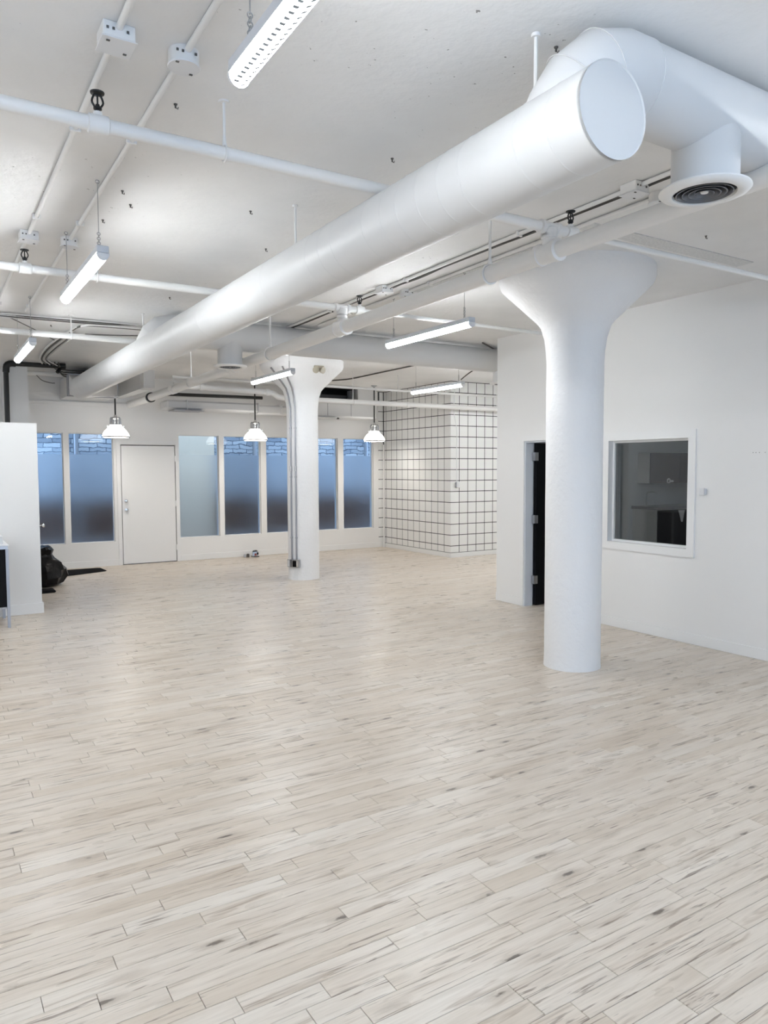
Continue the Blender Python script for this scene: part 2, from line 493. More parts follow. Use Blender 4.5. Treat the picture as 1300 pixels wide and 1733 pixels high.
# back wall with windows and door
WX = [(1.23, 1.943), (2.028, 2.72), (3.824, 4.548), (4.642, 5.351), (5.464, 6.17), (6.27, 6.981), (7.108, 7.801)]
WZ = (0.405, 2.215); FILM = 1.868
DX = (2.845, 3.745); DZ = 2.02
holes = [(a, b, *WZ) for a, b in WX]+[(DX[0]-0.012, DX[1]+0.012, 0.0, DZ+0.014)]
wall_back = wall_y('wall_back', YB, YB+0.14, XL-0.2, XE+0.2, 0, ZC, holes)
wl = ['frosted window beside the low white partition', 'frosted window between the partition and the white door', 'pale grey frosted window right of the white door',
      'frosted window second to the right of the white door', 'frosted window partly hidden behind the far column, left side', 'frosted window right beside the far column', 'rightmost frosted window next to the tiled block']
for i, (a, b) in enumerate(WX):
    w_ = sroot(f'window_{i+1}', ((a+b)/2, YB+0.06, WZ[0]), wl[i])
    f = MB(); t = 0.012
    f.box(a, a+t, YB+0.045, YB+0.085, *WZ); f.box(b-t, b, YB+0.045, YB+0.085, *WZ)
    f.box(a+t, b-t, YB+0.045, YB+0.085, WZ[0], WZ[0]+t); f.box(a+t, b-t, YB+0.045, YB+0.085, WZ[1]-t, WZ[1])
    f.build('frame', 'trim', w_)
    MB().box(a+t, b-t, YB+0.060, YB+0.068, FILM, WZ[1]-t).build('clear_pane', 'glass', w_)['label'] = 'clear glass strip above the frosting'
    MB().box(a+t, b-t, YB+0.060, YB+0.068, WZ[0]+t, FILM).build('frosted_pane', 'frost', w_)['label'] = 'frosted lower glass'
# soffit ledge on the back wall
struct(MB().box(1.33, 2.95, YB-0.03, YB, 2.655, 2.715).build('trim_1', 'wall'), 'shallow ledge along the top of the back wall')
# white flush door in the back wall
d_ = sroot('door_1', ((DX[0]+DX[1])/2, YB, 0), 'plain white flush door in the back wall')
MB().box(DX[0], DX[1], YB-0.004, YB+0.04, 0.012, DZ).build('door_leaf', 'trim', d_)
c = MB(); c.box(DX[0]-0.075, DX[0]-0.012, YB-0.014, YB, 0, DZ+0.085); c.box(DX[1]+0.012, DX[1]+0.075, YB-0.014, YB, 0, DZ+0.085); c.box(DX[0]-0.012, DX[1]+0.012, YB-0.014, YB, DZ+0.02, DZ+0.085)
c.build('casing', 'trim', d_)
MB().box(DX[0]-0.011, DX[1]+0.011, YB+0.042, YB+0.10, 0.0, DZ+0.013).build('gap_shade_sheet', 'black', d_)  # black sheet behind the leaf, paints the shade in the door gap
for nm, z, r in (('deadbolt', 1.085, 0.027), ('door_knob', 0.935, 0.03)):
    MB().lathe((2.912, YB-0.004, z), [(0.0, -0.05), (r*0.7, -0.048), (r*0.95, -0.035), (r*0.7, -0.02), (r*0.5, -0.012), (r*1.05, -0.008), (r*1.05, 0)], 16, 'y').build(nm, 'chrome', d_, True)
for z in (0.25, 1.02, 1.80):
    MB().lathe((DX[1]+0.006, YB-0.008, z), [(0.008, -0.05), (0.008, 0.05)], 10).build('hinge', 'trim', d_, True)

# right wall: door opening and interior window
RD = (5.56, 6.43); RDZ = 1.925
RW = (4.262, 5.183, 0.868, 1.885)
wall_right = wall_x('wall_right', XR, XR+0.12, YF-0.2, 6.80, 0, ZC, [(RD[0], RD[1], 0, RDZ), RW])
wall_y('wall_alcove', 6.80, 6.92, XR, XE+0.2, 0, ZC, [])
wall_x('wall_far_right', XE, XE+0.2, YF-0.2, YB+0.14, 0, ZC, [])
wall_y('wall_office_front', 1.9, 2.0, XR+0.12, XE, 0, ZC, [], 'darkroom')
wall_x('wall_left', XL-0.2, XL, YF-0.2, YB+0.14, 0, ZC, [])
RWX = [(x-1.1, x+1.1, 0.85, 2.65) for x in (-2.6, 0.4, 3.4)]
wall_y('wall_rear', YF-0.2, YF, XL, XR, 0, ZC, RWX)
for i, h in enumerate(RWX):
    w_ = sroot(f'window_{i+9}', ((h[0]+h[1])/2, YF-0.1, h[2]), 'tall daylight window behind the viewer')
    f = MB(); t = 0.05
    f.box(h[0], h[0]+t, YF-0.16, YF-0.1, h[2], h[3]); f.box(h[1]-t, h[1], YF-0.16, YF-0.1, h[2], h[3])
    f.box(h[0]+t, h[1]-t, YF-0.16, YF-0.1, h[2], h[2]+t); f.box(h[0]+t, h[1]-t, YF-0.16, YF-0.1, h[3]-t, h[3])
    f.box((h[0]+h[1])/2-0.025, (h[0]+h[1])/2+0.025, YF-0.16, YF-0.1, h[2]+t, h[3]-t)
    f.build('frame', 'trim', w_)
    MB().box(h[0]+t, h[1]-t, YF-0.135, YF-0.129, h[2]+t, h[3]-t).build('pane', 'glass', w_)
# office lining
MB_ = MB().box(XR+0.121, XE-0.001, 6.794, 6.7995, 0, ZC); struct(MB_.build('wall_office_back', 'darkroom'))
w8 = sroot('window_8', (XR, (RW[0]+RW[1])/2, RW[2]), 'square interior window with wide white casing in the right wall')
f = MB(); a, b, z0, z1 = RW; e = 0.075
f.box(XR-0.018, XR, a-e, a, z0-e, z1+e); f.box(XR-0.018, XR, b, b+e, z0-e, z1+e); f.box(XR-0.018, XR, a, b, z0-e, z0); f.box(XR-0.018, XR, a, b, z1, z1+e)
f.build('casing', 'trim', w8)
f = MB(); t = 0.022
f.box(XR+0.05, XR+0.10, a, a+t, z0, z1); f.box(XR+0.05, XR+0.10, b-t, b, z0, z1); f.box(XR+0.05, XR+0.10, a+t, b-t, z0, z0+t); f.box(XR+0.05, XR+0.10, a+t, b-t, z1-t, z1)
f.build('sash', 'trim', w8)
MB().box(XR+0.072, XR+0.078, a+t, b-t, z0+t, z1-t).build('pane', 'grey_glass', w8)['label'] = 'grey tinted glass'
d2_ = sroot('door_2', (XR, (RD[0]+RD[1])/2, 0), 'open black door in white frame half hidden by the near column')
c = MB(); e = 0.06
c.box(XR-0.018, XR, RD[1], RD[1]+e, 0, RDZ+e); c.box(XR-0.018, XR, RD[0]-e, RD[0], 0, RDZ+e); c.box(XR-0.018, XR, RD[0], RD[1], RDZ, RDZ+e)
c.build('casing', 'trim', d2_)
c = MB(); c.box(XR+0.001, XR+0.119, RD[1]-0.018, RD[1]-0.0005, 0, RDZ-0.018); c.box(XR+0.001, XR+0.119, RD[0]+0.0005, RD[0]+0.018, 0, RDZ-0.018); c.box(XR+0.001, XR+0.119, RD[0]+0.0005, RD[1]-0.0005, RDZ-0.018, RDZ-0.0005)
c.build('jamb', 'ledbody', d2_)
leaf = MB().box(XR+0.125, XR+0.925, RD[1]-0.062, RD[1]-0.022, 0.012, RDZ-0.022).build('door_leaf', 'black', d2_)
leaf['label'] = 'matte black door swung inward'
MB().box(XR+0.60, XR+0.606, RD[1]-0.066, RD[1]-0.062, 0.35, 1.75).build('reveal_line', 'emt', leaf)
for z in (0.26, 0.97, 1.70):
    MB().box(XR+0.095, XR+0.150, RD[1]-0.068, RD[1]-0.0185, z, z+0.095).build('hinge', 'steel', d2_)

# tiled block
P = 0.197
tb1 = struct(MB().box(TX+0.006, TX+0.12, TY+0.006, YB, 0, ZC).build('wall_tiled_side', 'grout'), 'white tiled side face of the block with black grout')
tb2 = struct(MB().box(TX+0.12, XE, TY+0.006, TY+0.12, 0, ZC).build('wall_tiled_front', 'grout'), 'white tiled front face of the block with black grout')
tb3 = struct(MB().box(7.92, TX+0.006, YB-0.004, YB, 0, ZC).build('wall_tiled_strip', 'grout'), 'narrow tiled strip in the back corner')
rows = [(0.085, 0.21)]+[(0.21+P*i, 0.21+P*(i+1)) for i in range(15)]
GP = 0.006
TM = {}
def tile(par, w0, h0, loc, ax):
    key = (round(w0, 4), round(h0, 4), ax)
    if key not in TM:
        mb = MB()
        if ax == 'x': mb.bbox(-0.003, 0.0, 0, w0, 0, h0, 0.001)
        else: mb.bbox(0, w0, -0.003, 0.0, 0, h0, 0.001)
        me = bpy.data.meshes.new('tile'); me.from_pydata(mb.v, [], mb.f); me.materials.append(M['tile']); TM[key] = me
    o = bpy.data.objects.new('tile', TM[key]); COL.objects.link(o); o.parent = par
    o.location = Vector(loc)-ORG[par.name]
ys = [TY]+[10.848+0.1985*i for i in range(11)]+[YB-0.008]
for z0, z1 in rows:
    z1 = min(z1, ZC)
    for a, b in zip(ys, ys[1:]):
        lo = 0.0 if a == TY else GP
        tile(tb1, b-a-lo-GP, z1-z0-2*GP, (TX+0.0062, a+lo, z0+GP), 'x')
    xs = [TX]+[8.242+0.1965*i for i in range(9)]
    for a, b in zip(xs, xs[1:]):
        lo = 0.0 if a == TX else GP
        par = tb2
        tile(par, b-a-lo-GP, z1-z0-2*GP, (a+lo, TY+0.0062, z0+GP), 'y')
    tile(tb3, TX-7.915-0.012, z1-z0-2*GP, (7.915, YB-0.0042, z0+GP), 'y')
# baseboards
BH = 0.085
def base(name, *b): return struct(MB().bbox(*b, 0.003).build(name, 'trim'))
base('baseboard_back_left', 1.33, DX[0]-0.076, YB-0.014, YB, 0, BH+0.02)
base('baseboard_back_right', DX[1]+0.076, TX-0.014, YB-0.014, YB, 0, BH+0.02)
base('baseboard_tiled_side', TX-0.012, TX+0.0, TY-0.012, YB-0.015, 0, BH)
base('baseboard_tiled_front', TX, XE, TY-0.018, TY-0.005, 0, BH)
base('baseboard_right_near', XR-0.014, XR, YF, RD[0]-e-0.001, 0, BH+0.01)
base('baseboard_right_end', XR-0.014, XR, RD[1]+e+0.001, 6.815, 0, BH+0.01)
base('baseboard_alcove', XR, XE, 6.92, 6.934, 0, BH+0.01)
# corner pipe by the tiled wall
tag(MB().tube([(TX-0.03, YB-0.06, 0.0), (TX-0.03, YB-0.06, 2.1)], 0.016, 10).build('corner_pipe', 'pipe', None, True), 'slim white pipe standing in the tiled back corner', 'pipe')

# low partition at the left and the pilaster behind it
PX, PY, PZ = 1.10, 9.10, 2.138
struct(MB().box(XL, PX, PY, PY+0.12, 0, PZ).build('wall_partition', 'wall'), 'low white partition at the left edge')
base('baseboard_partition', XL, PX+0.016, PY-0.014, PY, 0, 0.12)
base('baseboard_partition_end', PX, PX+0.016, PY, PY+0.12, 0, 0.12)
struct(MB().box(1.085, 1.33, 11.80, YB, 0, ZC).build('wall_pilaster', 'wall'), 'white pilaster behind the partition')
d3 = sroot('door_3', (PX, PY+0.3, 0), 'dark door folded open behind the partition end')
MB().box(PX-0.04, PX-0.002, PY+0.13, PY+0.93, 0.01, 2.03).build('door_leaf', 'black', d3)
MB().lathe((PX-0.002, PY+0.18, 0.98), [(0.028, 0), (0.028, 0.006), (0.01, 0.01), (0.01, 0.035), (0.024, 0.045), (0.027, 0.06), (0.02, 0.072), (0.0, 0.074)], 16, 'x').build('door_knob', 'chrome', d3, True)

# outside: alley behind the frosted windows
ext = struct(MB().box(-1.0, 13.5, 16.0, 16.3, 1.0, 4.6).build('wall_alley', 'brick'), 'painted brick wall of the alley outside')
struct(MB().box(-1.0, 13.5, 15.98, 16.3, 0.0, 1.0).build('wall_alley_base', 'ground'), 'dark brown base of the alley wall')
struct(MB().box(-1.0, 13.5, YB+0.16, 15.98, -0.2, -0.02).build('floor_alley', 'ground'), 'dark alley paving outside the windows')
tag(MB().box(4.42, 5.28, 15.3, 15.7, -0.02, 3.6).build('alley_post', 'postc'), 'pale grey post outside the window right of the door', 'post')
for x, lb in ((2.62, 'outside the window left of the door'), (6.42, 'outside the window behind the far column'), (9.35, 'outside the rightmost window')):
    tag(MB().tube([(x, 15.85, -0.02), (x, 15.85, 3.6)], 0.05, 10).build('drainpipe', 'emt', None, True), 'grey drainpipe on the brick wall '+lb, 'drainpipe')

# ------------------------------------------------------------------ columns
def column(x, y, r, label):
    mb = MB()
    prof = [(r+0.004, 0.0), (r+0.002, 0.03), (r, 0.1)]+[(r, 0.1+0.2*i) for i in range(1, 12)]
    prof += [(r, 2.45), (r+0.006, 2.55), (r+0.02, 2.65), (r+0.05, 2.745), (r+0.085, 2.787), (r+0.14, 2.84), (r+0.245, 2.94), (r+0.33, 3.02), (r+0.365, 3.055), (r+0.38, 3.10), (r+0.38, ZC)]
    mb.lathe((x, y, 0), prof, 56)
    rg = random.Random(int(x*100+y*7))
    mb.v = [(px_+rg.uniform(-.0012, .0012), py_+rg.uniform(-.0012, .0012), pz_) for px_, py_, pz_ in mb.v]
    return tag(mb.build('column', 'column', None, True, ang=60), label, 'column', 'mushroom columns')
column(4.475, 4.275, 0.225, 'near white concrete column with flared capital, in front of the black door')
column(4.745, 9.87, 0.228, 'far white concrete column with metal conduits, in front of the frosted windows')

# ------------------------------------------------------------------ main round duct
DXC, DZC, DR = 1.92, 2.763, 0.154
duct = thing('air_duct', (DXC, 6.0, DZC), 'long round white air duct running under the ceiling to the back wall', 'duct')
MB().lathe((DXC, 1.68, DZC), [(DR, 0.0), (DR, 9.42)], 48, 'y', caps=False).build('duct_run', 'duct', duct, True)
MB().lathe((DXC, 1.68, DZC), [(0.0, 0.004), (DR-0.004, 0.004), (DR, 0.0), (DR, 0.012), (0.0, 0.013)], 48, 'y', caps=False).build('end_cap', 'duct', duct, True)['label'] = 'flat round end cap'
y = 1.83
k = 0
while y < 11:
    MB().lathe((DXC, y, DZC), [(DR-0.001, -0.006), (DR+0.0015, -0.002), (DR+0.0015, 0.002), (DR-0.001, 0.006)], 40, 'y', caps=False).build('seam', 'duct', duct, True)
    k += 1; y += (0.13, 0.16, 0.31, 0.14, 0.15, 0.15)[k % 6] if y < 3.6 else 0.62
# transition and plenum at the far end
mb = MB(); n = 32; b = []
X0, X1, Z0, Z1 = 1.92, 2.62, 2.745, 3.05
for s_ in range(5):
    t = s_/4; yy = 11.1+0.95*t; ring = []
    for j in range(n):
        a = 2*PI*j/n+PI/4
        c_, s2 = math.cos(a), math.sin(a); mx = max(abs(c_), abs(s2))
        rp = Vector(((X0+X1)/2+c_/mx*(X1-X0)/2, yy, (Z0+Z1)/2+s2/mx*(Z1-Z0)/2))
        cp = Vector((DXC+DR*c_, yy, DZC+DR*s2))
        ring.append(len(mb.v)); mb.v.append(tuple(cp.lerp(rp, t)))
    b.append(ring)
for r_a, r_b in zip(b, b[1:]):
    for j in range(n): mb.f.append((r_a[j], r_a[(j+1) % n], r_b[(j+1) % n], r_b[j]))
mb.build('transition', 'duct', duct, True, ang=25)
MB().box(X0, X1, 12.05, YB-0.035, Z0, Z1).build('plenum_box', 'duct', duct)
for yy in (12.05, 12.17): MB().box(X0-0.012, X1+0.012, yy, yy+0.014, Z0-0.012, Z1+0.012).build('flange', 'emt', duct)
for y in (2.04, 4.06, 7.62):
    mb = MB().tube([(DXC, y, DZC+DR-0.01), (DXC, y, ZC)], 0.007, 8)
    mb.lathe((DXC, y, ZC-0.012), [(0.017, 0), (0.017, 0.012)], 10)
    mb.build('hanger_rod', 'pipe', duct, True)

def branch(yc, zc, r, x_end, ly, label):
    t = thing('branch_duct', (3.0, yc, zc), label, 'duct')
    pts = [(x_end, yc, zc), (2.14, yc, zc)]
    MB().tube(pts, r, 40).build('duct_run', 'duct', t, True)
    el = [Vector((2.22, yc, zc)), Vector((2.14, yc, zc)), Vector((2.06, yc+0.010, zc-0.018)), Vector((2.0, yc+0.038, zc-0.070)), Vector((1.96, yc+0.08, zc-0.145)), Vector((1.92, yc+ly, DZC-0.05))]
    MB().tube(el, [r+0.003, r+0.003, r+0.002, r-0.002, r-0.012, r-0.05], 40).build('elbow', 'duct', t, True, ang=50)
    mb = MB()
    def rim(p, d, R):
        d = d.normalized(); u = d.cross(Vector((0, 0, 1))).normalized(); v = u.cross(d)
        loop = [p+(u*math.cos(2*PI*j/36)+v*math.sin(2*PI*j/36))*R for j in range(37)]
        mb.tube(loop, 0.0022, 6)
    rim(el[0], Vector((-1, 0.0, 0)), r+0.003); rim(el[2], (el[3]-el[1]), r+0.006); rim(el[3], (el[4]-el[2]), r+0.004)
    mb.build('elbow_seam', 'duct', t, True)
    return t
b1 = branch(1.87, 3.0, 0.15, XR-0.005, 0.18, 'round white branch duct at the top right, nearest the viewer')
b2 = branch(7.45, 2.998, 0.148, 6.72, 0.18, 'round white branch duct crossing in front of the far column')

def diffuser(x, y, z, ztop, label):
    t = thing('ceiling_diffuser', (x, y, z), label, 'diffuser', 'round air diffusers')
    MB().lathe((x, y, z), [(0.127, 0.01), (0.127, ztop-z)], 36, caps=False).build('neck', 'duct', t, True)
    MB().lathe((x, y, z), [(0.116, 0.014), (0.120, 0.002), (0.130, -0.002), (0.164, 0.006), (0.172, 0.014), (0.170, 0.02), (0.130, 0.018)], 44, caps=False).build('flange', 'trim', t, True)
    MB().lathe((x, y, z), [(0.0, 0.095), (0.125, 0.095), (0.125, 0.10), (0.0, 0.10)], 32, caps=False).build('throat', 'black', t, True)
    for k, R in enumerate((0.104, 0.081, 0.058, 0.034)):
        MB().lathe((x, y, z), [(R, 0.002), (R-0.018, 0.036), (R-0.015, 0.037), (R+0.004, 0.003), (R, 0.002)], 32, caps=False).build('louvre_ring', 'louvre', t, True)
    MB().lathe((x, y, z), [(0.0, 0.004), (0.014, 0.006), (0.02, 0.02), (0.01, 0.045), (0.0, 0.046)], 20, caps=False).build('centre_cone', 'trim', t, True)
    return t
diffuser(2.665, 1.87, 2.695, 2.93, 'round air diffuser with black throat at the top right')
diffuser(2.76, 7.45, 2.672, 2.94, 'round air diffuser above the middle, left of the far column')
diffuser(6.45, 7.42, 2.70, 2.94, 'round air diffuser at the far end of a branch duct by the tiled block')

# ------------------------------------------------------------------ sprinkler piping
MX, MZ = 3.02, 2.82
mp = thing('sprinkler_main', (MX, 5.0, MZ), 'thick white sprinkler main running beside the duct to the back wall', 'pipe')
Y1P, Y2P, Y3P = 3.09, 5.50, 8.06
def dz(y): return MZ-0.0115*(y-3.0)
MB().tube([(MX, -2.5, dz(0)), (MX, Y1P, dz(Y1P))], 0.046, 20).build('pipe_run', 'pipe', mp, True)
MB().tube([(MX, Y1P, dz(Y1P)), (MX, Y2P, dz(Y2P))], 0.052, 20).build('pipe_run', 'pipe', mp, True)
MB().tube([(MX, Y2P, dz(Y2P)), (MX, 11.6, dz(11.6)), (MX, 12.1, dz(11.6)-0.005), (MX-0.02, YB-0.002, dz(11.6)-0.01)], 0.058, 20).build('pipe_run', 'pipe', mp, True)
for y, r in ((Y1P, 0.062), (Y2P, 0.068), (Y3P, 0.068), (10.4, 0.068)):
    mb = MB(); z = dz(y)
    mb.lathe((MX, y, z), [(r-0.008, -0.085), (r, -0.08), (r, -0.055), (r-0.006, -0.05), (r-0.006, 0.05), (r, 0.055), (r, 0.08), (r-0.008, 0.085)], 24, 'y')
    mb.lathe((MX, y, z), [(0.04, 0.0), (0.04, 0.075), (0.046, 0.078), (0.046, 0.10)], 20) if y < 9 else None
    mb.build('tee_fitting', 'pipe', mp, True)
MB().lathe((MX, 11.62, dz(11.6)), [(0.066, -0.03), (0.076, -0.026), (0.076, 0.026), (0.066, 0.03)], 24, 'y').build('coupling', 'blackpipe', mp, True)
for y in (3.60, 7.0, 9.6):
    mb = MB(); z = dz(y); R = 0.058 if y < 5 else 0.066
    mb.torus((MX, y, z), R, 0.007, 'y', 28, 8)
    mb.tube([(MX, y, z+R), (MX, y, z+R+0.05), (MX, y, ZC)], [0.016, 0.009, 0.009], 10)
    mb.build('hanger', 'pipe', mp, True)

def sprinkler(par, x, y, z):
    h = MB()
    h.lathe((x, y, z), [(0.011, 0), (0.011, 0.012), (0.016, 0.014), (0.016, 0.022), (0.008, 0.024), (0.008, 0.032)], 12)
    h.tube([(x-0.012, y, z+0.024), (x-0.021, y, z+0.042), (x-0.012, y, z+0.066), (x, y, z+0.07)], 0.0042, 6, seg=3)
    h.tube([(x+0.012, y, z+0.024), (x+0.021, y, z+0.042), (x+0.012, y, z+0.066), (x, y, z+0.07)], 0.0042, 6, seg=3)
    h.tube([(x, y, z+0.03), (x, y, z+0.07)], 0.0035, 6)
    o = h.build('sprinkler_head', 'blackpipe', par, True); o['label'] = 'black upright sprinkler head'
    d = MB(); d.lathe((x, y, z+0.07), [(0.010, 0), (0.026, 0.003), (0.027, 0.008), (0.008, 0.009)], 20)
    ORG[o.name] = ORG[par.name]
    d.build('deflector', 'blackpipe', o, True)
def cross_pipe(name, y, z, x0, xm, x1, r, r2_, heads, hang, label, tees=()):
    t = thing(name, ((x0+x1)/2, y, z), label, 'pipe')
    MB().tube([(x0, y, z), (xm, y, z)], r, 16).build('pipe_run', 'pipe', t, True)
    if x1 > xm: MB().tube([(xm, y, z), (x1, y, z)], r2_, 14).build('pipe_run', 'pipe', t, True)
    for x in heads:
        rr = r if x < xm else r2_
        MB().lathe((x, y, z), [(rr, -0.04), (rr+0.008, -0.036), (rr+0.008, 0.036), (rr, 0.04)], 18, 'x').build('head_tee', 'pipe', t, True)
        MB().lathe((x, y, z), [(0.017, 0), (0.017, rr+0.018), (0.012, rr+0.02)], 12).build('head_boss', 'pipe', t, True)
        sprinkler(t, x, y, z+rr+0.015)
    for x in hang:
        mb = MB().torus((x, y, z), r+0.004, 0.0045, 'x', 20, 6)
        mb.tube([(x, y, z+r), (x, y, z+r+0.05), (x, y, ZC)], [0.011, 0.006, 0.006], 8)
        mb.lathe((x, y, ZC-0.006), [(0.022, 0), (0.024, 0.006)], 12)
        mb.build('hanger', 'pipe', t, True)
    for x in tees:
        mb = MB().lathe((x, y, z), [(r, -0.075), (r+0.010, -0.07), (r+0.010, -0.045), (r+0.004, -0.04), (r+0.004, 0.04), (r+0.010, 0.045), (r+0.010, 0.07), (r, 0.075)], 20, 'x')
        mb.lathe((x, y, z), [(0.04, 0.0), (0.046, -0.004), (0.046, -0.05), (0.036, -0.055)], 20)
        mb.build('tee_fitting', 'pipe', t, True)
    return t
ZP = 2.955
cross_pipe('sprinkler_branch', Y1P, ZP, XL, 3.22, XR, 0.028, 0.018, [0.625, 3.185], [1.135], 'nearest white sprinkler branch pipe crossing above the near column', (MX,))
cross_pipe('sprinkler_branch', Y2P, ZP, XL, 3.22, XR, 0.028, 0.018, [0.625, 3.19], [1.08], 'second white sprinkler branch pipe crossing behind the hanging strip light', (MX,))
cross_pipe('sprinkler_branch', Y3P, ZP+0.005, XL, 3.42, 3.6, 0.03, 0.02, [], [1.32], 'third white sprinkler branch pipe at the left near the cable bundle', (MX,))
cross_pipe('sprinkler_branch', 10.46, 2.915, MX, 3.3, XE, 0.02, 0.02, [], [6.80], 'thin upper white pipe crossing before the tiled block')
lp = thing('water_pipe', (6.5, 10.40, 2.68), 'white pipe with an offset bend crossing before the tiled block, lower of two', 'pipe')
MB().tube([(MX, 10.40, 2.79), (4.40, 10.40, 2.765), (4.52, 10.40, 2.75), (4.60, 10.40, 2.70), (4.72, 10.40, 2.685), (XE, 10.40, 2.675)], 0.040, 16).build('pipe_run', 'pipe', lp, True)
for a in ((4.43, 10.40, 2.763), (4.74, 10.40, 2.685), (3.42, 10.40, 2.783), (6.95, 10.40, 2.678)):
    MB().lathe(a, [(0.041, -0.03), (0.050, -0.026), (0.050, 0.026), (0.041, 0.03)], 18, 'x').build('coupling', 'pipe', lp, True)
for x in (5.9, 8.9):
    mb = MB().tube([(x, 10.40, 2.70), (x, 10.40, ZC)], 0.005, 8); mb.torus((x, 10.40, 2.68), 0.043, 0.005, 'x', 20, 6); mb.build('hanger', 'pipe', lp, True)
for x in (5.32, 6.38):
    MB().tube([(x, 10.40, 2.70), (x, 10.40, 2.86)], 0.014, 8).build('vent_stub', 'blackpipe', lp, True)

# back wall services
sd = thing('supply_duct', (4.6, 12.3, 2.60), 'flat white box duct along the top of the back wall left of the far column', 'duct')
MB().bbox(3.42, 5.02, 12.18, 12.60, 2.60, 2.755, 0.03).build('body', 'duct', sd)
MB().bbox(5.02, 5.9, 12.24, 12.58, 2.575, 2.74, 0.03).build('end_section', 'duct', sd)
for x in (3.75, 5.01, 5.45): MB().box(x, x+0.016, 12.172, 12.608, 2.592, 2.763).build('joint_band', 'duct', sd)
MB().box(3.52, 4.02, 12.10, 12.45, 2.578, 2.592).build('grille_plate', 'emt', sd)
for x in (3.6, 5.6):
    MB().tube([(x, 12.4, 2.74), (x, 12.4, ZC)], 0.005, 8).build('hanger_rod', 'pipe', sd)
bp2 = tag(MB().tube([(3.38, 12.12, 2.835), (5.06, 12.12, 2.848)], 0.028, 14).build('black_pipe', 'blackpipe', None, True), 'straight black pipe above the flat box duct at the back wall', 'pipe')
ah = thing('air_handler', (2.93, 12.0, 2.76), 'narrow grey box duct behind the far end of the round duct', 'duct')
MB().box(2.76, 2.92, 11.0, YB-0.002, 2.80, 3.06).build('body', 'duct', ah)
mb = MB(); mb.box(2.752, 2.928, 11.18, 11.195, 2.79, 3.07); mb.build('joint_band', 'duct', ah)
fc = thing('fan_coil_unit', (6.8, 12.4, 2.56), 'white fan coil unit with a dark open top panel right of the far column', 'air conditioner')
FY = 12.28
MB().bbox(6.05, 7.50, FY, YB-0.002, 2.57, 2.90, 0.03).build('body', 'duct', fc)
MB().box(7.09, 7.50, FY+0.02, YB-0.002, 2.90, 3.14).build('side_panel', 'duct', fc)
MB().box(6.05, 7.09, FY+0.45, YB-0.002, 2.90, 3.14).build('dark_opening', 'black', fc)
MB().box(6.45, 7.0, FY+0.30, FY+0.44, 2.90, 3.02).build('coil', 'charcoal', fc)
MB().box(6.05, 7.09, FY+0.05, FY+0.44, 3.125, 3.14).build('top_plate', 'black', fc)
for x in (6.42, 6.92): MB().box(x, x+0.012, FY-0.004, FY+0.01, 2.60, 2.90).build('panel_joint', 'emt', fc)
MB().bbox(6.1, 6.6, FY-0.06, FY+0.1, 2.545, 2.57, 0.01).build('drip_tray', 'duct', fc)
MB().lathe((6.62, FY-0.03, 2.535), [(0.0, 0), (0.025, 0.005), (0.03, 0.02), (0.0, 0.035)], 12).build('drain_stub', 'blackpipe', fc, True)
tag(MB().tube([(1.33, 12.45, 3.085), (1.915, 12.45, 3.085)], 0.035, 14).build('white_pipe', 'pipe', None, True), 'short white pipe between the pilaster and the duct plenum', 'pipe')
bpp = thing('black_pipe', (1.05, 11.70, 0), 'black iron pipe rising behind the partition and turning along the ceiling', 'pipe')
MB().tube([(1.04, 11.72, 0.0), (1.045, 11.72, 3.02), (1.055, 11.72, 3.09), (1.11, 11.72, 3.115), (1.80, 11.68, 3.118)], 0.034, 16).build('pipe_run', 'blackpipe', bpp, True)
MB().tube([(1.045, 11.72, 2.99), (1.055, 11.72, 3.08), (1.10, 11.72, 3.112), (1.17, 11.72, 3.115)], 0.044, 16, seg=3).build('elbow', 'blackpipe', bpp, True)
MB().tube([(1.72, 11.68, 3.118), (1.82, 11.68, 3.118)], 0.045, 16).build('end_fitting', 'blackpipe', bpp, True)
MB().tube([(1.76, 11.68, 3.10), (1.70, 11.64, 3.02)], 0.025, 12).build('spur', 'blackpipe', bpp, True)

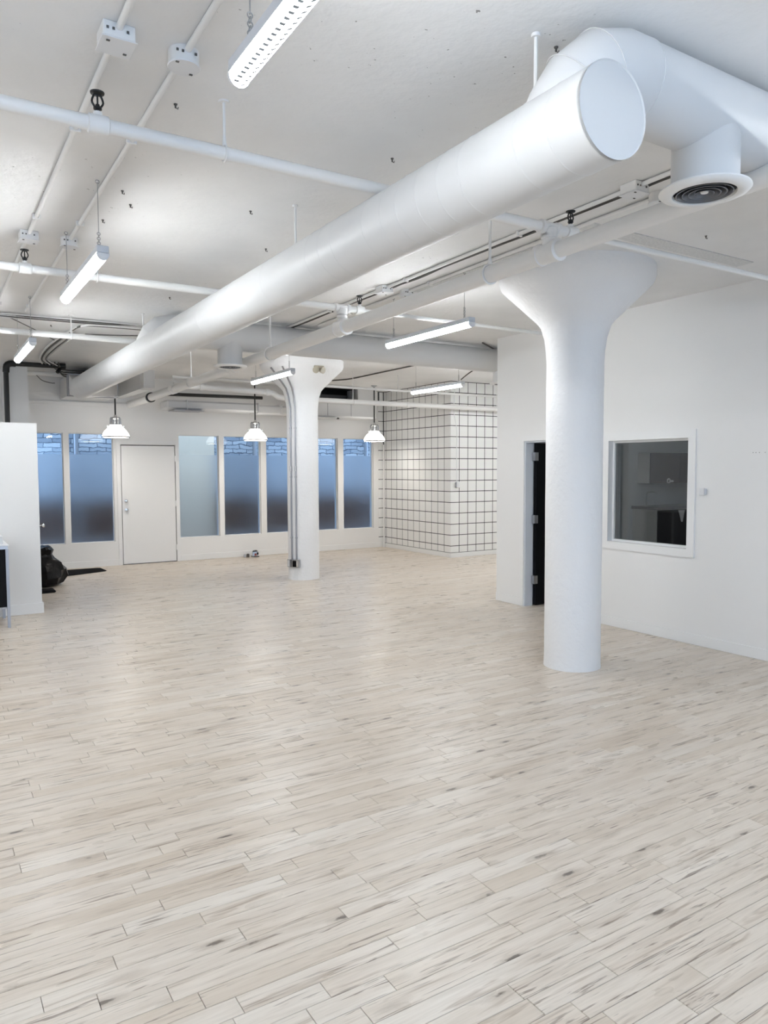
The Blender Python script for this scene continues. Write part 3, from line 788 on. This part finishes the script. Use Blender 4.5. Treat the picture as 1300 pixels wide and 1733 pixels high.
# ------------------------------------------------------------------ conduits on the ceiling
def conduit(x, y0, y1, boxes, kind, label, r=0.0125, x2=None):
    x2 = x if x2 is None else x2
    X = lambda y: x+(x2-x)*(y-y0)/(y1-y0)
    t = thing('ceiling_conduit', (x, (y0+y1)/2, ZC-0.03), label, 'conduit')
    MB().tube([(X(y0), y0, ZC-r-0.003), (X(y1), y1, ZC-r-0.003)], r, 12).build('conduit_run', 'pipe', t, True)
    for y in boxes:
        xx = X(y)
        if kind == 'square':
            bx_ = MB().bbox(xx-0.055, xx+0.055, y-0.055, y+0.055, ZC-0.055, ZC, 0.004).build('junction_box', 'pipe', t)
            cv = MB().bbox(xx-0.06, xx+0.06, y-0.06, y+0.06, ZC-0.059, ZC-0.055, 0.0015)
        else:
            bx_ = MB().lathe((xx, y, ZC-0.055), [(0.056, 0), (0.056, 0.055)], 24 if kind == 'round' else 8).build('junction_box', 'pipe', t, True)
            cv = MB().lathe((xx, y, ZC-0.059), [(0.058, 0), (0.06, 0.004)], 24)
        cv.build('cover_plate', 'plastic', bx_)
        kn = MB()
        for a in ((-0.02, -0.058), (0.028, -0.058), (-0.04, -0.058)): kn.box(xx+a[0]-0.004, xx+a[0]+0.004, y+a[1]-0.001, y+a[1]+0.004, ZC-0.031, ZC-0.023)
        for a in ((-0.035, -0.035), (0.035, 0.03)): kn.box(xx+a[0]-0.006, xx+a[0]+0.006, y+a[1]-0.004, y+a[1]+0.004, ZC-0.062, ZC-0.058)
        kn.build('screws', 'cable', bx_)['kind'] = 'stuff'
    yy = y0+0.5
    while yy < y1:
        MB().bbox(X(yy)-0.024, X(yy)+0.024, yy-0.009, yy+0.009, ZC-2*r-0.007, ZC, 0.003).build('strap', 'pipe', t); yy += 1.37
    return t
conduit(0.628, 0.4, 8.0, [2.80, 5.42], 'square', 'leftmost ceiling conduit with square junction boxes, beside the near strip light', x2=0.65)
conduit(0.868, 0.4, 8.0, [2.81, 5.42], 'round', 'ceiling conduit with round junction boxes, second from the left', x2=0.905)
conduit(3.345, 0.5, 8.2, [2.80, 5.45], 'square', 'ceiling conduit with square boxes and loose cables, beside the sprinkler main', x2=3.44)
conduit(3.57, 0.5, 7.2, [2.82, 5.47], 'round', 'ceiling conduit with round boxes running beside the sprinkler main', x2=3.67)
rg = random.Random(5)
def cable(name, pts, label, r=0.006, group=None, seg=5, mt='cable'):
    return tag(MB().tube(pts, r, 8, seg=seg).build(name, mt, None, True), label, 'cable', group)
cable('armoured_cable', [(3.385+0.012*y+rg.uniform(-.008, .008), y, ZC-0.010-(0.012 if k % 3 == 1 else 0)) for k, y in enumerate([0.5+0.45*i for i in range(17)])], 'dark cable sagging beside the square-boxed conduit near the sprinkler main', 0.0075, seg=4)
cable('armoured_cable', [(3.405+0.012*y+rg.uniform(-.006, .006), y, ZC-0.009) for y in [0.5+0.5*i for i in range(15)]], 'second dark cable hugging the ceiling beside the sprinkler main', 0.006, seg=4)
# cable bundle at the left
cb = thing('cable_bundle', (1.0, 8.25, ZC-0.05), 'tangle of dark cables stapled along the ceiling at the left', 'cables')
for k in range(5):
    pts = [(XL+0.02, 8.16+0.03*k, ZC-0.012)]+[(-2.0+0.7*i, 8.18+0.028*k+rg.uniform(-.03, .03), ZC-0.012-rg.uniform(0, .03)) for i in range(6)]+[(2.0, 8.17+0.03*k, ZC-0.012), (2.8, 8.18+0.03*k, ZC-0.012)]
    MB().tube(pts, 0.0065, 7, seg=5).build('cable', 'cable' if k % 2 else 'pipe', cb, True)
for k in range(5):
    o_ = 0.025*k
    pts = [(2.6, 8.35+o_, ZC-0.015), (1.75, 8.36+o_, ZC-0.018), (1.50-o_*0.4, 8.50+o_, ZC-0.02), (1.40+o_, 9.2, ZC-0.03-0.005*k), (1.36+o_*1.4, 10.2, ZC-0.035), (1.42+o_, 11.2, ZC-0.03), (1.5+o_*2, 11.6, ZC-0.04-o_*0.2)]
    MB().tube(pts, 0.011 if k < 2 else 0.007, 8, seg=5).build('cable', 'cable' if k % 2 else 'pipe', cb, True)
for k in range(4):
    pts = [(1.55+0.05*k, 11.5, ZC-0.03), (1.75+0.04*k, 11.9+0.1*k, ZC-0.07-0.02*k), (2.2, 12.1+0.12*k, ZC-0.05-0.012*k), (2.75, 12.2+0.1*k, ZC-0.05)]
    MB().tube(pts, 0.010, 7, seg=5).build('cable', 'cable', cb, True)
MB().tube([(0.70, 8.20, ZC-0.02), (1.05, 8.75, ZC-0.05), (1.36, 9.45, ZC-0.04)], 0.005, 6, seg=4).build('cable', 'cable', cb, True)
MB().tube([(1.62, 9.0, ZC-0.02), (2.0, 8.8, ZC-0.03), (2.6, 8.55, ZC-0.02)], 0.007, 6, seg=4).build('cable', 'cable', cb, True)
cable('loose_wire', [(1.52, 12.40, 3.05), (1.60, 12.42, 2.98), (1.72, 12.43, 2.95), (1.78, 12.44, 2.95)], 'loose dark wire hanging by the duct plenum', 0.006)
cable('ceiling_wire', [(6.04, 11.76, ZC-0.012), (6.2, 11.5, ZC-0.012), (6.32, 11.2, ZC-0.012), (6.33, 10.6, ZC-0.010), (6.33, 9.9, ZC-0.010), (6.34, 8.9, ZC-0.008)], 'thin dark wire across the ceiling right of the far column', 0.010, seg=3)
cable('light_wire', [(6.33, 8.15, 2.83), (6.42, 8.05, 2.93), (6.62, 7.98, 3.05), (6.78, 7.95, 3.16)], 'dark lead rising from the strip light by the tiled block', 0.008)
cable('wall_wire', [(XR+0.0, 7.2, ZC-0.01), (7.0, 7.9, ZC-0.01), (8.0, 8.3, ZC-0.01)], 'dark wire on the ceiling past the white wall end', 0.01, seg=3)

# ------------------------------------------------------------------ strip lights
def strip(x, ya, yb, z, label, ribs=False, xb=None):
    t = thing('strip_light', (x, (ya+yb)/2, z), label, 'strip light', 'hanging strip lights')
    w0 = 0.031
    MB().bbox(x-w0, x+w0, ya, yb, z+0.036, z+0.076, 0.004).build('housing', 'ledbody', t)
    n = 14; prof = [(w0*math.cos(PI*j/n), -w0*1.15*math.sin(PI*j/n)) for j in range(n+1)]
    mb = MB(); ring = []
    for yy in (ya+0.012, yb-0.012):
        ring.append(len(mb.v)); mb.v += [(x+p[0], yy, z+0.036+p[1]) for p in prof]
    for j in range(n): mb.f.append((ring[0]+j, ring[0]+j+1, ring[1]+j+1, ring[1]+j))
    mb.build('lens', 'led', t, True, ang=80)['label'] = 'glowing white lens'
    for yy in ((ya, ya+0.012), (yb-0.012, yb)):
        mb = MB(); r_ = []
        for q in yy:
            r_.append(len(mb.v)); mb.v += [(x+p[0]*1.06, q, z+0.036+p[1]*1.06) for p in prof]
        for j in range(n): mb.f.append((r_[0]+j, r_[0]+j+1, r_[1]+j+1, r_[1]+j))
        for q in r_: mb.f.append(tuple(q+j for j in range(n+1)))
        mb.build('end_cap', 'plastic', t, True)
    mb = MB(); yy = ya+0.04; k = 0
    while yy < yb-0.03:
        for a in (1.95, 1.2):
            for s0 in range(2):
                a1 = a+0.20*s0; a2 = a1+0.20
                c1, c2 = (w0+0.0012)*math.cos(a1), (w0+0.0012)*math.cos(a2)
                h1, h2 = -(w0*1.15+0.0012)*math.sin(a1), -(w0*1.15+0.0012)*math.sin(a2)
                b_ = len(mb.v); y1, y2 = yy+0.006*s0, yy+0.006*(s0+1)
                mb.v += [(x+c1, y1, z+0.036+h1), (x+c1, y1+0.013, z+0.036+h1), (x+c2, y2+0.013, z+0.036+h2), (x+c2, y2, z+0.036+h2)]
                mb.f.append((b_, b_+1, b_+2, b_+3))
        yy += 0.027
    mb.build('lens_ribs', 'rib', t)['kind'] = 'stuff'
    for yy in (ya+0.10, yb-0.10):
        mb = MB(); zz = z+0.076; k = 0
        while zz < z+0.155:
            mb.torus((x, yy, zz+0.010), 0.008, 0.0022, 'x' if k % 2 else 'y', 10, 5); zz += 0.0125; k += 1
        mb.tube([(x, yy, zz), (x, yy, ZC-0.012)], 0.0022, 6)
        mb.torus((x, yy, ZC-0.010), 0.009, 0.003, 'y', 12, 5)
        mb.build('hanging_chain', 'chain', t)
    return t
LL = 1.22
strip(0.835, 0.93, 2.15, 2.745, 'strip light at the top edge of the picture, nearest the viewer')
strip(0.85, 4.16, 5.38, 2.725, 'strip light at the left above the second sprinkler pipe')
strip(0.87, 7.28, 8.52, 2.715, 'strip light at the far left beside the black pipe')
strip(3.70, 4.62, 5.86, 2.725, 'strip light hanging in the middle below the sprinkler main')
strip(3.74, 8.02, 9.26, 2.725, 'strip light hanging in front of the far column capital')
strip(6.30, 8.06, 9.30, 2.725, 'strip light hanging before the tiled block')
for x, y in ((3.75, -2.3), (3.9, 0.35), (-2.5, 0.9), (-2.5, 3.9), (-2.8, 6.8), (-2.5, 10.4), (8.9, 8.2), (10.1, 8.2)):  # unseen fixtures added to brighten the room; some continue the visible rows
    strip(x, y, y+1.22, 2.725, 'unseen strip light added out of view to light the room')

# ------------------------------------------------------------------ pendants
def pendant(x, y, zb, label, zt=ZC):
    t = thing('pendant_lamp', (x, y, zb), label, 'pendant lamp', 'white pendant lamps')
    MB().lathe((x, y, zb), [(0.205, 0.012), (0.190, 0.060), (0.162, 0.105), (0.118, 0.150), (0.092, 0.180), (0.086, 0.195)], 32, caps=False).build('shade', 'shade', t, True)
    MB().lathe((x, y, zb), [(0.196, 0.020), (0.200, -0.002), (0.209, -0.002), (0.212, 0.012), (0.205, 0.020)], 32, caps=False).build('rim_band', 'chrome', t, True)
    MB().lathe((x, y, zb), [(0.0, 0.003), (0.12, 0.0), (0.197, 0.002), (0.197, 0.006), (0.0, 0.007)], 24, caps=False).build('lower_lens', 'bulb', t, True)
    hd = MB().lathe((x, y, zb), [(0.083, 0.190), (0.070, 0.20), (0.066, 0.285), (0.072, 0.29), (0.060, 0.315), (0.026, 0.325), (0.018, 0.350), (0.0, 0.352)], 24).build('lamp_head', 'chrome', t, True)
    mb = MB()
    for k in range(8):
        a = 2*PI*k/8; c_, s_ = math.cos(a), math.sin(a)
        mb.tube([(x+0.081*c_, y+0.081*s_, zb+0.195), (x+0.078*c_, y+0.078*s_, zb+0.29), (x+0.06*c_, y+0.06*s_, zb+0.317)], 0.007, 6)
    mb.build('fin', 'emt', hd, True)
    MB().tube([(x, y, zb+0.345), (x, y, zt-0.02)], 0.012, 10).build('stem', 'blackpipe', t, True)
    MB().lathe((x, y, zt-0.035), [(0.014, 0), (0.03, 0.015), (0.06, 0.028), (0.062, 0.035)], 20).build('canopy', 'emt', t, True)
    for s_ in (-1, 1):
        MB().box(x+s_*0.122-0.009, x+s_*0.122+0.009, y-0.006, y+0.006, zb+0.150, zb+0.19).build('clip', 'chrome', t)
    return t
pendant(2.57, 12.0, 2.112, 'white pendant lamp hanging over the left side of the back door', 2.75)
pendant(4.875, 12.0, 2.103, 'white pendant lamp left of the far column')
pendant(7.265, 12.0, 2.125, 'white pendant lamp beside the tiled block')

# ------------------------------------------------------------------ things on the far column
CX, CY, CR = 4.745, 9.87, 0.228
def on_col(ang, z, off=0.012):
    z_ = z; R = CR
    prof = [(0, 2.45), (0.006, 2.55), (0.02, 2.65), (0.05, 2.745), (0.085, 2.787), (0.14, 2.84), (0.245, 2.94), (0.33, 3.02), (0.365, 3.055)]
    if z > 2.45:
        for (a, za), (b, zb) in zip(prof, prof[1:]):
            if za <= z <= zb: R = CR+a+(b-a)*(z-za)/(zb-za)
    R += off
    return (CX+R*math.cos(ang), CY+R*math.sin(ang), z)
# direction from the column to the camera, plus an angle to the left
A0 = math.atan2(-CY, -CX)
for k, (da, lb) in enumerate(((-0.80, 'left of the pair of metal conduits climbing the far column'), (-0.45, 'right of the pair of metal conduits climbing the far column'))):
    t = thing('column_conduit', on_col(A0+da, 0.3), lb, 'conduit', 'conduits on the far column')
    pts = [on_col(A0+da, z) for z in (0.30, 1.0, 1.8, 2.35, 2.5)]+[on_col(A0+da-0.02, z, 0.02) for z in (2.65, 2.76, 2.84, 2.94, 3.03)]
    MB().tube(pts, 0.0125, 10).build('conduit_run', 'emt', t, True)
    for z in (0.62, 1.5, 2.2):
        c_ = on_col(A0+da, z); MB().lathe(c_, [(0.017, -0.012), (0.017, 0.012)], 12).build('strap', 'emt', t, True)
    for z in (1.62,):
        c_ = on_col(A0+da, z); MB().lathe(c_, [(0.016, -0.035), (0.018, -0.03), (0.018, 0.03), (0.016, 0.035)], 12).build('coupling', 'steel', t, True)
def colbox(da, w0, h0, d0, z, mt, name, parent=None):
    c_ = Vector(on_col(A0+da, z, 0.0)); u = Vector((math.cos(A0+da), math.sin(A0+da), 0)); v = Vector((-u.y, u.x, 0))
    q = []
    for zz in (z-h0/2, z+h0/2):
        for a, b_ in ((-w0/2, -0.03), (w0/2, -0.03), (w0/2, d0), (-w0/2, d0)):
            p = c_+v*a+u*b_; q.append((p.x, p.y, zz))
    return MB().quadbox(q).build(name, mt, parent)
t = thing('outlet_box', on_col(A0-0.80, 0.19), 'steel switch box with a white plate at the foot of the far column', 'outlet')
colbox(-0.95, 0.075, 0.115, 0.040, 0.245, 'steel', 'box', t); colbox(-0.95, 0.04, 0.085, 0.046, 0.245, 'plastic', 'plate', t)
t = thing('outlet_box', on_col(A0-0.45, 0.19), 'steel box with a black socket at the foot of the far column', 'outlet')
colbox(-0.47, 0.115, 0.115, 0.045, 0.245, 'steel', 'box', t); colbox(-0.52, 0.06, 0.09, 0.052, 0.245, 'black', 'socket', t); colbox(-0.36, 0.02, 0.085, 0.050, 0.245, 'chrome', 'cover_plate', t)
t = thing('emergency_light', on_col(A0+0.42, 2.98, 0.02), 'small twin-head emergency lamp on the far column capital', 'emergency light')
for da, tw in ((0.34, -0.25), (0.50, 0.35)):
    c_ = Vector(on_col(A0+da, 2.99, 0.05)); u = Vector((math.cos(A0+da+tw), math.sin(A0+da+tw), -0.25)).normalized()
    MB().tube([tuple(c_-u*0.05), tuple(c_-u*0.01), tuple(c_+u*0.03), tuple(c_+u*0.032)], [0.02, 0.040, 0.046, 0.038], 18).build('lamp_head', 'beige', t, True)
MB().tube([on_col(A0+0.30, 3.03, 0.02), on_col(A0+0.54, 3.03, 0.02)], 0.018, 10).build('bracket', 'beige', t, True)

# ------------------------------------------------------------------ small things
t = thing('thermostat', (XR-0.012, 4.11, 1.37), 'small white thermostat on the right wall beside the window', 'thermostat')
MB().bbox(XR-0.022, XR, 4.088, 4.140, 1.365, 1.432, 0.004).build('body', 'plastic', t)
MB().bbox(XR-0.026, XR-0.0, 4.076, 4.087, 1.372, 1.425, 0.002).build('side_cover', 'ledbody', t)
t = thing('wall_socket', (8.18, TY-0.01, 1.27), 'white socket box on a hanging cable on the tiled block', 'socket')
MB().bbox(8.150, 8.215, TY-0.05, TY-0.0045, 1.262, 1.372, 0.008).build('box', 'plastic', t)
MB().bbox(8.140, 8.152, TY-0.045, TY-0.006, 1.27, 1.36, 0.003).build('side_plate', 'emt', t)
MB().tube([(8.17, TY-0.02, 1.37), (8.168, TY-0.018, 1.9), (8.172, TY-0.018, 2.25), (8.14, TY-0.02, 2.45), (8.10, TY-0.018, 2.65), (8.125, TY-0.018, 3.1)], 0.006, 8, seg=4).build('cable', 'plastic', t, True)
for k, yy in enumerate((3.65, 3.625, 3.595, 3.545)):
    tag(MB().lathe((XR-0.0005, yy, 1.738), [(0.0035, 0.0), (0.003, -0.0015)], 8, 'x').build('screw_hole', 'cable'), 'tiny dark screw hole in the right wall', 'screw hole', 'screw holes in the right wall')
for k, (x, y) in enumerate(((2.04, 2.06), (0.968, 3.218), (2.053, 3.205), (1.732, 4.288), (2.113, 4.956), (1.95, 6.78), (1.225, 8.719), (1.007, 4.912), (4.524, 3.157), (3.9, 4.5), (1.0, 4.35), (1.09, 4.55), (4.05, 5.5))):
    mb = MB().lathe((x, y, ZC-0.018), [(0.0, 0), (0.004, 0.001), (0.004, 0.012), (0.008, 0.014), (0.008, 0.018)], 8)
    mb.tube([(x, y, ZC-0.016), (x+0.009, y-0.003, ZC-0.020), (x+0.010, y-0.004, ZC-0.012)], 0.002, 6)
    tag(mb.build('ceiling_anchor', 'cable', None, True), 'small dark anchor left in the white ceiling', 'anchor', 'anchors left in the ceiling')

# mat, rubbish bag, dark scrap on the floor
mb = MB()
q = [(1.55, 11.93), (2.40, 12.27), (2.44, 12.31), (2.42, 12.70), (2.38, 12.72), (1.60, 12.72)]
bz = len(mb.v); mb.v += [(x, y, 0.0) for x, y in q]+[(x, y, 0.010) for x, y in q]
mb.f += [tuple(range(6)), tuple(range(6, 12))]+[(i, (i+1) % 6, 6+(i+1) % 6, 6+i) for i in range(6)]
tag(mb.build('door_mat', 'rubber'), 'flat black mat on the floor left of the white door', 'mat')
def bag(cx, cy, label):
    rg = random.Random(3); mb = MB(); n = 26
    prof = [(0.20, 0.0), (0.29, 0.04), (0.335, 0.13), (0.325, 0.23), (0.26, 0.32), (0.19, 0.38), (0.16, 0.44), (0.18, 0.50), (0.14, 0.545), (0.05, 0.55)]
    rr = []
    for i, (r, h) in enumerate(prof):
        rr.append(len(mb.v))
        for j in range(n):
            a = 2*PI*j/n; k = 1+0.07*math.sin(a*5+i*0.9)+0.05*math.sin(a*9-i*1.7)+rg.uniform(-0.03, 0.03)
            k = 1 if i == 0 else k
            mb.v.append((cx+r*k*math.cos(a), cy+r*k*math.sin(a), h*(1 if i in (0,) else (1+rg.uniform(-.03, .03)))))
    for a, b_ in zip(rr, rr[1:]):
        for j in range(n): mb.f.append((a+j, a+(j+1) % n, b_+(j+1) % n, b_+j))
    mb.f.append(tuple(rr[0]+j for j in reversed(range(n)))); mb.f.append(tuple(rr[-1]+j for j in range(n)))
    return tag(mb.build('rubbish_bag', 'bag', None, True, ang=28), label, 'bag')
bag(1.345, 11.25, 'crumpled black plastic rubbish bag behind the partition')
mb = MB().bbox(1.16, 1.44, 10.50, 10.74, 0.0, 0.035, 0.012); tag(mb.build('dustpan', 'black'), 'small black flat object on the floor before the rubbish bag', 'dustpan')
# floor boxes at the foot of the back wall
t = thing('floor_outlet', (5.15, 12.78, 0), 'small steel and red electrical box on the floor by the back wall', 'outlet')
q = []
for zz in (0.015, 0.095):
    for a in range(4):
        an = a*PI/2+0.5; q.append((5.155+0.075*math.cos(an)*(1 if zz < .05 else 0.8), 12.78+0.07*math.sin(an), zz))
MB().quadbox(q).build('box', 'steel', t)
MB().bbox(5.10, 5.21, 12.71, 12.85, 0.0, 0.016, 0.004).build('base_plate', 'cable', t)
MB().bbox(5.115, 5.15, 12.70, 12.715, 0.03, 0.07, 0.004).build('socket', 'red', t)
MB().bbox(5.165, 5.19, 12.70, 12.715, 0.045, 0.085, 0.004).build('socket', 'black', t)
MB().quadbox([(5.09, 12.75, 0.09), (5.17, 12.72, 0.105), (5.22, 12.80, 0.095), (5.13, 12.83, 0.085), (5.10, 12.76, 0.12), (5.16, 12.74, 0.13), (5.20, 12.79, 0.115), (5.14, 12.81, 0.11)]).build('lid', 'cable', t)
t = thing('floor_stub', (4.995, 12.80, 0), 'small grey pipe stub on the floor by the back wall', 'pipe stub')
MB().lathe((4.965, 12.80, 0), [(0.024, 0), (0.024, 0.04), (0.018, 0.055), (0.0, 0.056)], 14).build('stub', 'emt', t, True)
MB().lathe((5.02, 12.79, 0), [(0.026, 0), (0.026, 0.048), (0.02, 0.062), (0.0, 0.064)], 14).build('stub', 'cable', t, True)

# table at the left edge
TZ = 0.855
t = thing('side_table', (0.45, 8.72, 0), 'black-sided table with grey metal legs cut by the left edge', 'table')
MB().bbox(-0.10, 0.722, 8.415, 9.02, TZ-0.012, TZ, 0.003).build('table_top', 'plastic', t)
fr = MB(); fr.box(-0.06, 0.69, 8.42, 8.445, TZ-0.045, TZ-0.012); fr.box(-0.06, 0.69, 8.99, 9.015, TZ-0.045, TZ-0.012); fr.box(0.69, 0.715, 8.445, 8.99, TZ-0.045, TZ-0.012)
fr.build('apron', 'steel', t)
for x, y in ((0.704, 8.432), (0.704, 9.003), (-0.08, 8.432), (-0.08, 9.003)):
    MB().box(x-0.014, x+0.014, y-0.014, y+0.014, 0, TZ-0.045).build('leg', 'emt', t)
MB().box(-0.066, 0.689, 8.427, 8.437, 0.215, TZ-0.045).build('front_panel', 'black', t)
MB().box(0.699, 0.709, 8.447, 8.988, 0.215, TZ-0.045).build('side_panel', 'black', t)
MB().box(-0.066, 0.69, 8.447, 8.988, 0.195, 0.215).build('lower_shelf', 'plastic', t)
t = thing('white_box', (0.66, 8.62, TZ), 'small white box standing on the table at the left edge', 'box')
MB().bbox(0.50, 0.675, 8.50, 8.72, TZ, TZ+0.085, 0.004).build('body', 'plastic', t)
MB().box(0.60, 0.63, 8.498, 8.4995, TZ+0.012, TZ+0.03).build('latch', 'black', t)

# kitchenette seen through the interior window
t = thing('wall_cabinet', (8.9, 6.70, 1.40), 'dark-fronted wall cabinet in the office behind the interior window', 'cabinet')
MB().box(8.336, 9.6, 6.60, 6.793, 1.40, 1.815).build('body', 'greylam', t)
for a, b_ in ((8.34, 8.96), (8.965, 9.6)):
    dd_ = MB().bbox(a, b_, 6.582, 6.599, 1.403, 1.812, 0.002).build('door', 'charcoal', t)
t = thing('base_cabinet', (8.9, 6.60, 0), 'dark-fronted base cabinet in the office behind the interior window', 'cabinet')
MB().box(8.243, 9.6, 6.395, 6.793, 0.06, 1.05).build('body', 'greylam', t)
MB().box(8.26, 9.6, 6.44, 6.793, 0.0, 0.06).build('plinth', 'charcoal', t)
for a, b_ in ((8.25, 8.90), (8.905, 9.6)):
    MB().bbox(a, b_, 6.376, 6.394, 0.07, 1.045, 0.002).build('door', 'charcoal', t)
t = thing('worktop', (8.9, 6.58, 1.05), 'grey worktop with a sink and tap behind the interior window', 'worktop')
MB().bbox(8.215, 9.62, 6.355, 6.793, 1.052, 1.093, 0.003).build('slab', 'stone', t)
MB().tube([(8.42, 6.70, 1.09), (8.42, 6.70, 1.25), (8.43, 6.67, 1.28), (8.45, 6.60, 1.28), (8.46, 6.57, 1.25)], 0.008, 8, seg=3).build('tap', 'chrome', t, True)
MB().lathe((8.42, 6.58, 1.093), [(0.10, 0.0), (0.10, 0.005), (0.085, 0.006), (0.08, 0.001)], 20).build('sink_rim', 'chrome', t, True)
def towel(x, w0, h0, label):
    mb = MB(); n = 6; top = 1.035
    for i in range(n+1):
        u = i/n
        for y_ in (6.362, 6.3745):
            mb.v.append((x+w0*(u-0.5), y_+0.004*math.sin(u*9), top)); mb.v.append((x+w0*(u-0.5)*0.35+0.01, y_+0.003*math.sin(u*7), top-h0*(0.75+0.25*math.sin(u*3))))
    for i in range(n):
        a, b_ = i*4, (i+1)*4
        mb.f += [(a, b_, b_+1, a+1), (a+2, a+3, b_+3, b_+2), (a, a+2, b_+2, b_), (a+1, b_+1, b_+3, a+3)]
    mb.f += [(0, 1, 3, 2), (n*4, n*4+2, n*4+3, n*4+1)]
    return tag(mb.build('hand_towel', 'cloth', None, True), label, 'towel', 'towels on the base cabinet')
towel(8.72, 0.13, 0.16, 'long white hand towel hanging on the dark base cabinet'); towel(8.93, 0.12, 0.08, 'short white hand towel hanging on the dark base cabinet')
mb = MB().torus((8.71, 6.572, 1.43), 0.028, 0.010, 'y', 14, 6); mb.bbox(8.745, 8.81, 6.566, 6.581, 1.41, 1.44, 0.004)
tag(mb.build('white_ring_tab', 'cloth', None, True), 'small white ring and tab on the dark wall cabinet', 'white shape')  # white ring and tab set on the cabinet front

t = thing('added_office_lamp', (7.4, 3.6, 2.98), 'unseen round lamp added to brighten the office', 'ceiling lamp')  # unseen lamp, added to brighten the office behind the interior window
MB().lathe((7.4, 3.6, ZC-0.12), [(0.0, 0.0), (0.09, 0.015), (0.14, 0.06), (0.15, 0.10)], 20, caps=False).build('globe', 'fillglobe', t, True)
MB().lathe((7.4, 3.6, ZC-0.02), [(0.16, 0.0), (0.16, 0.02)], 20).build('base', 'plastic', t, True)
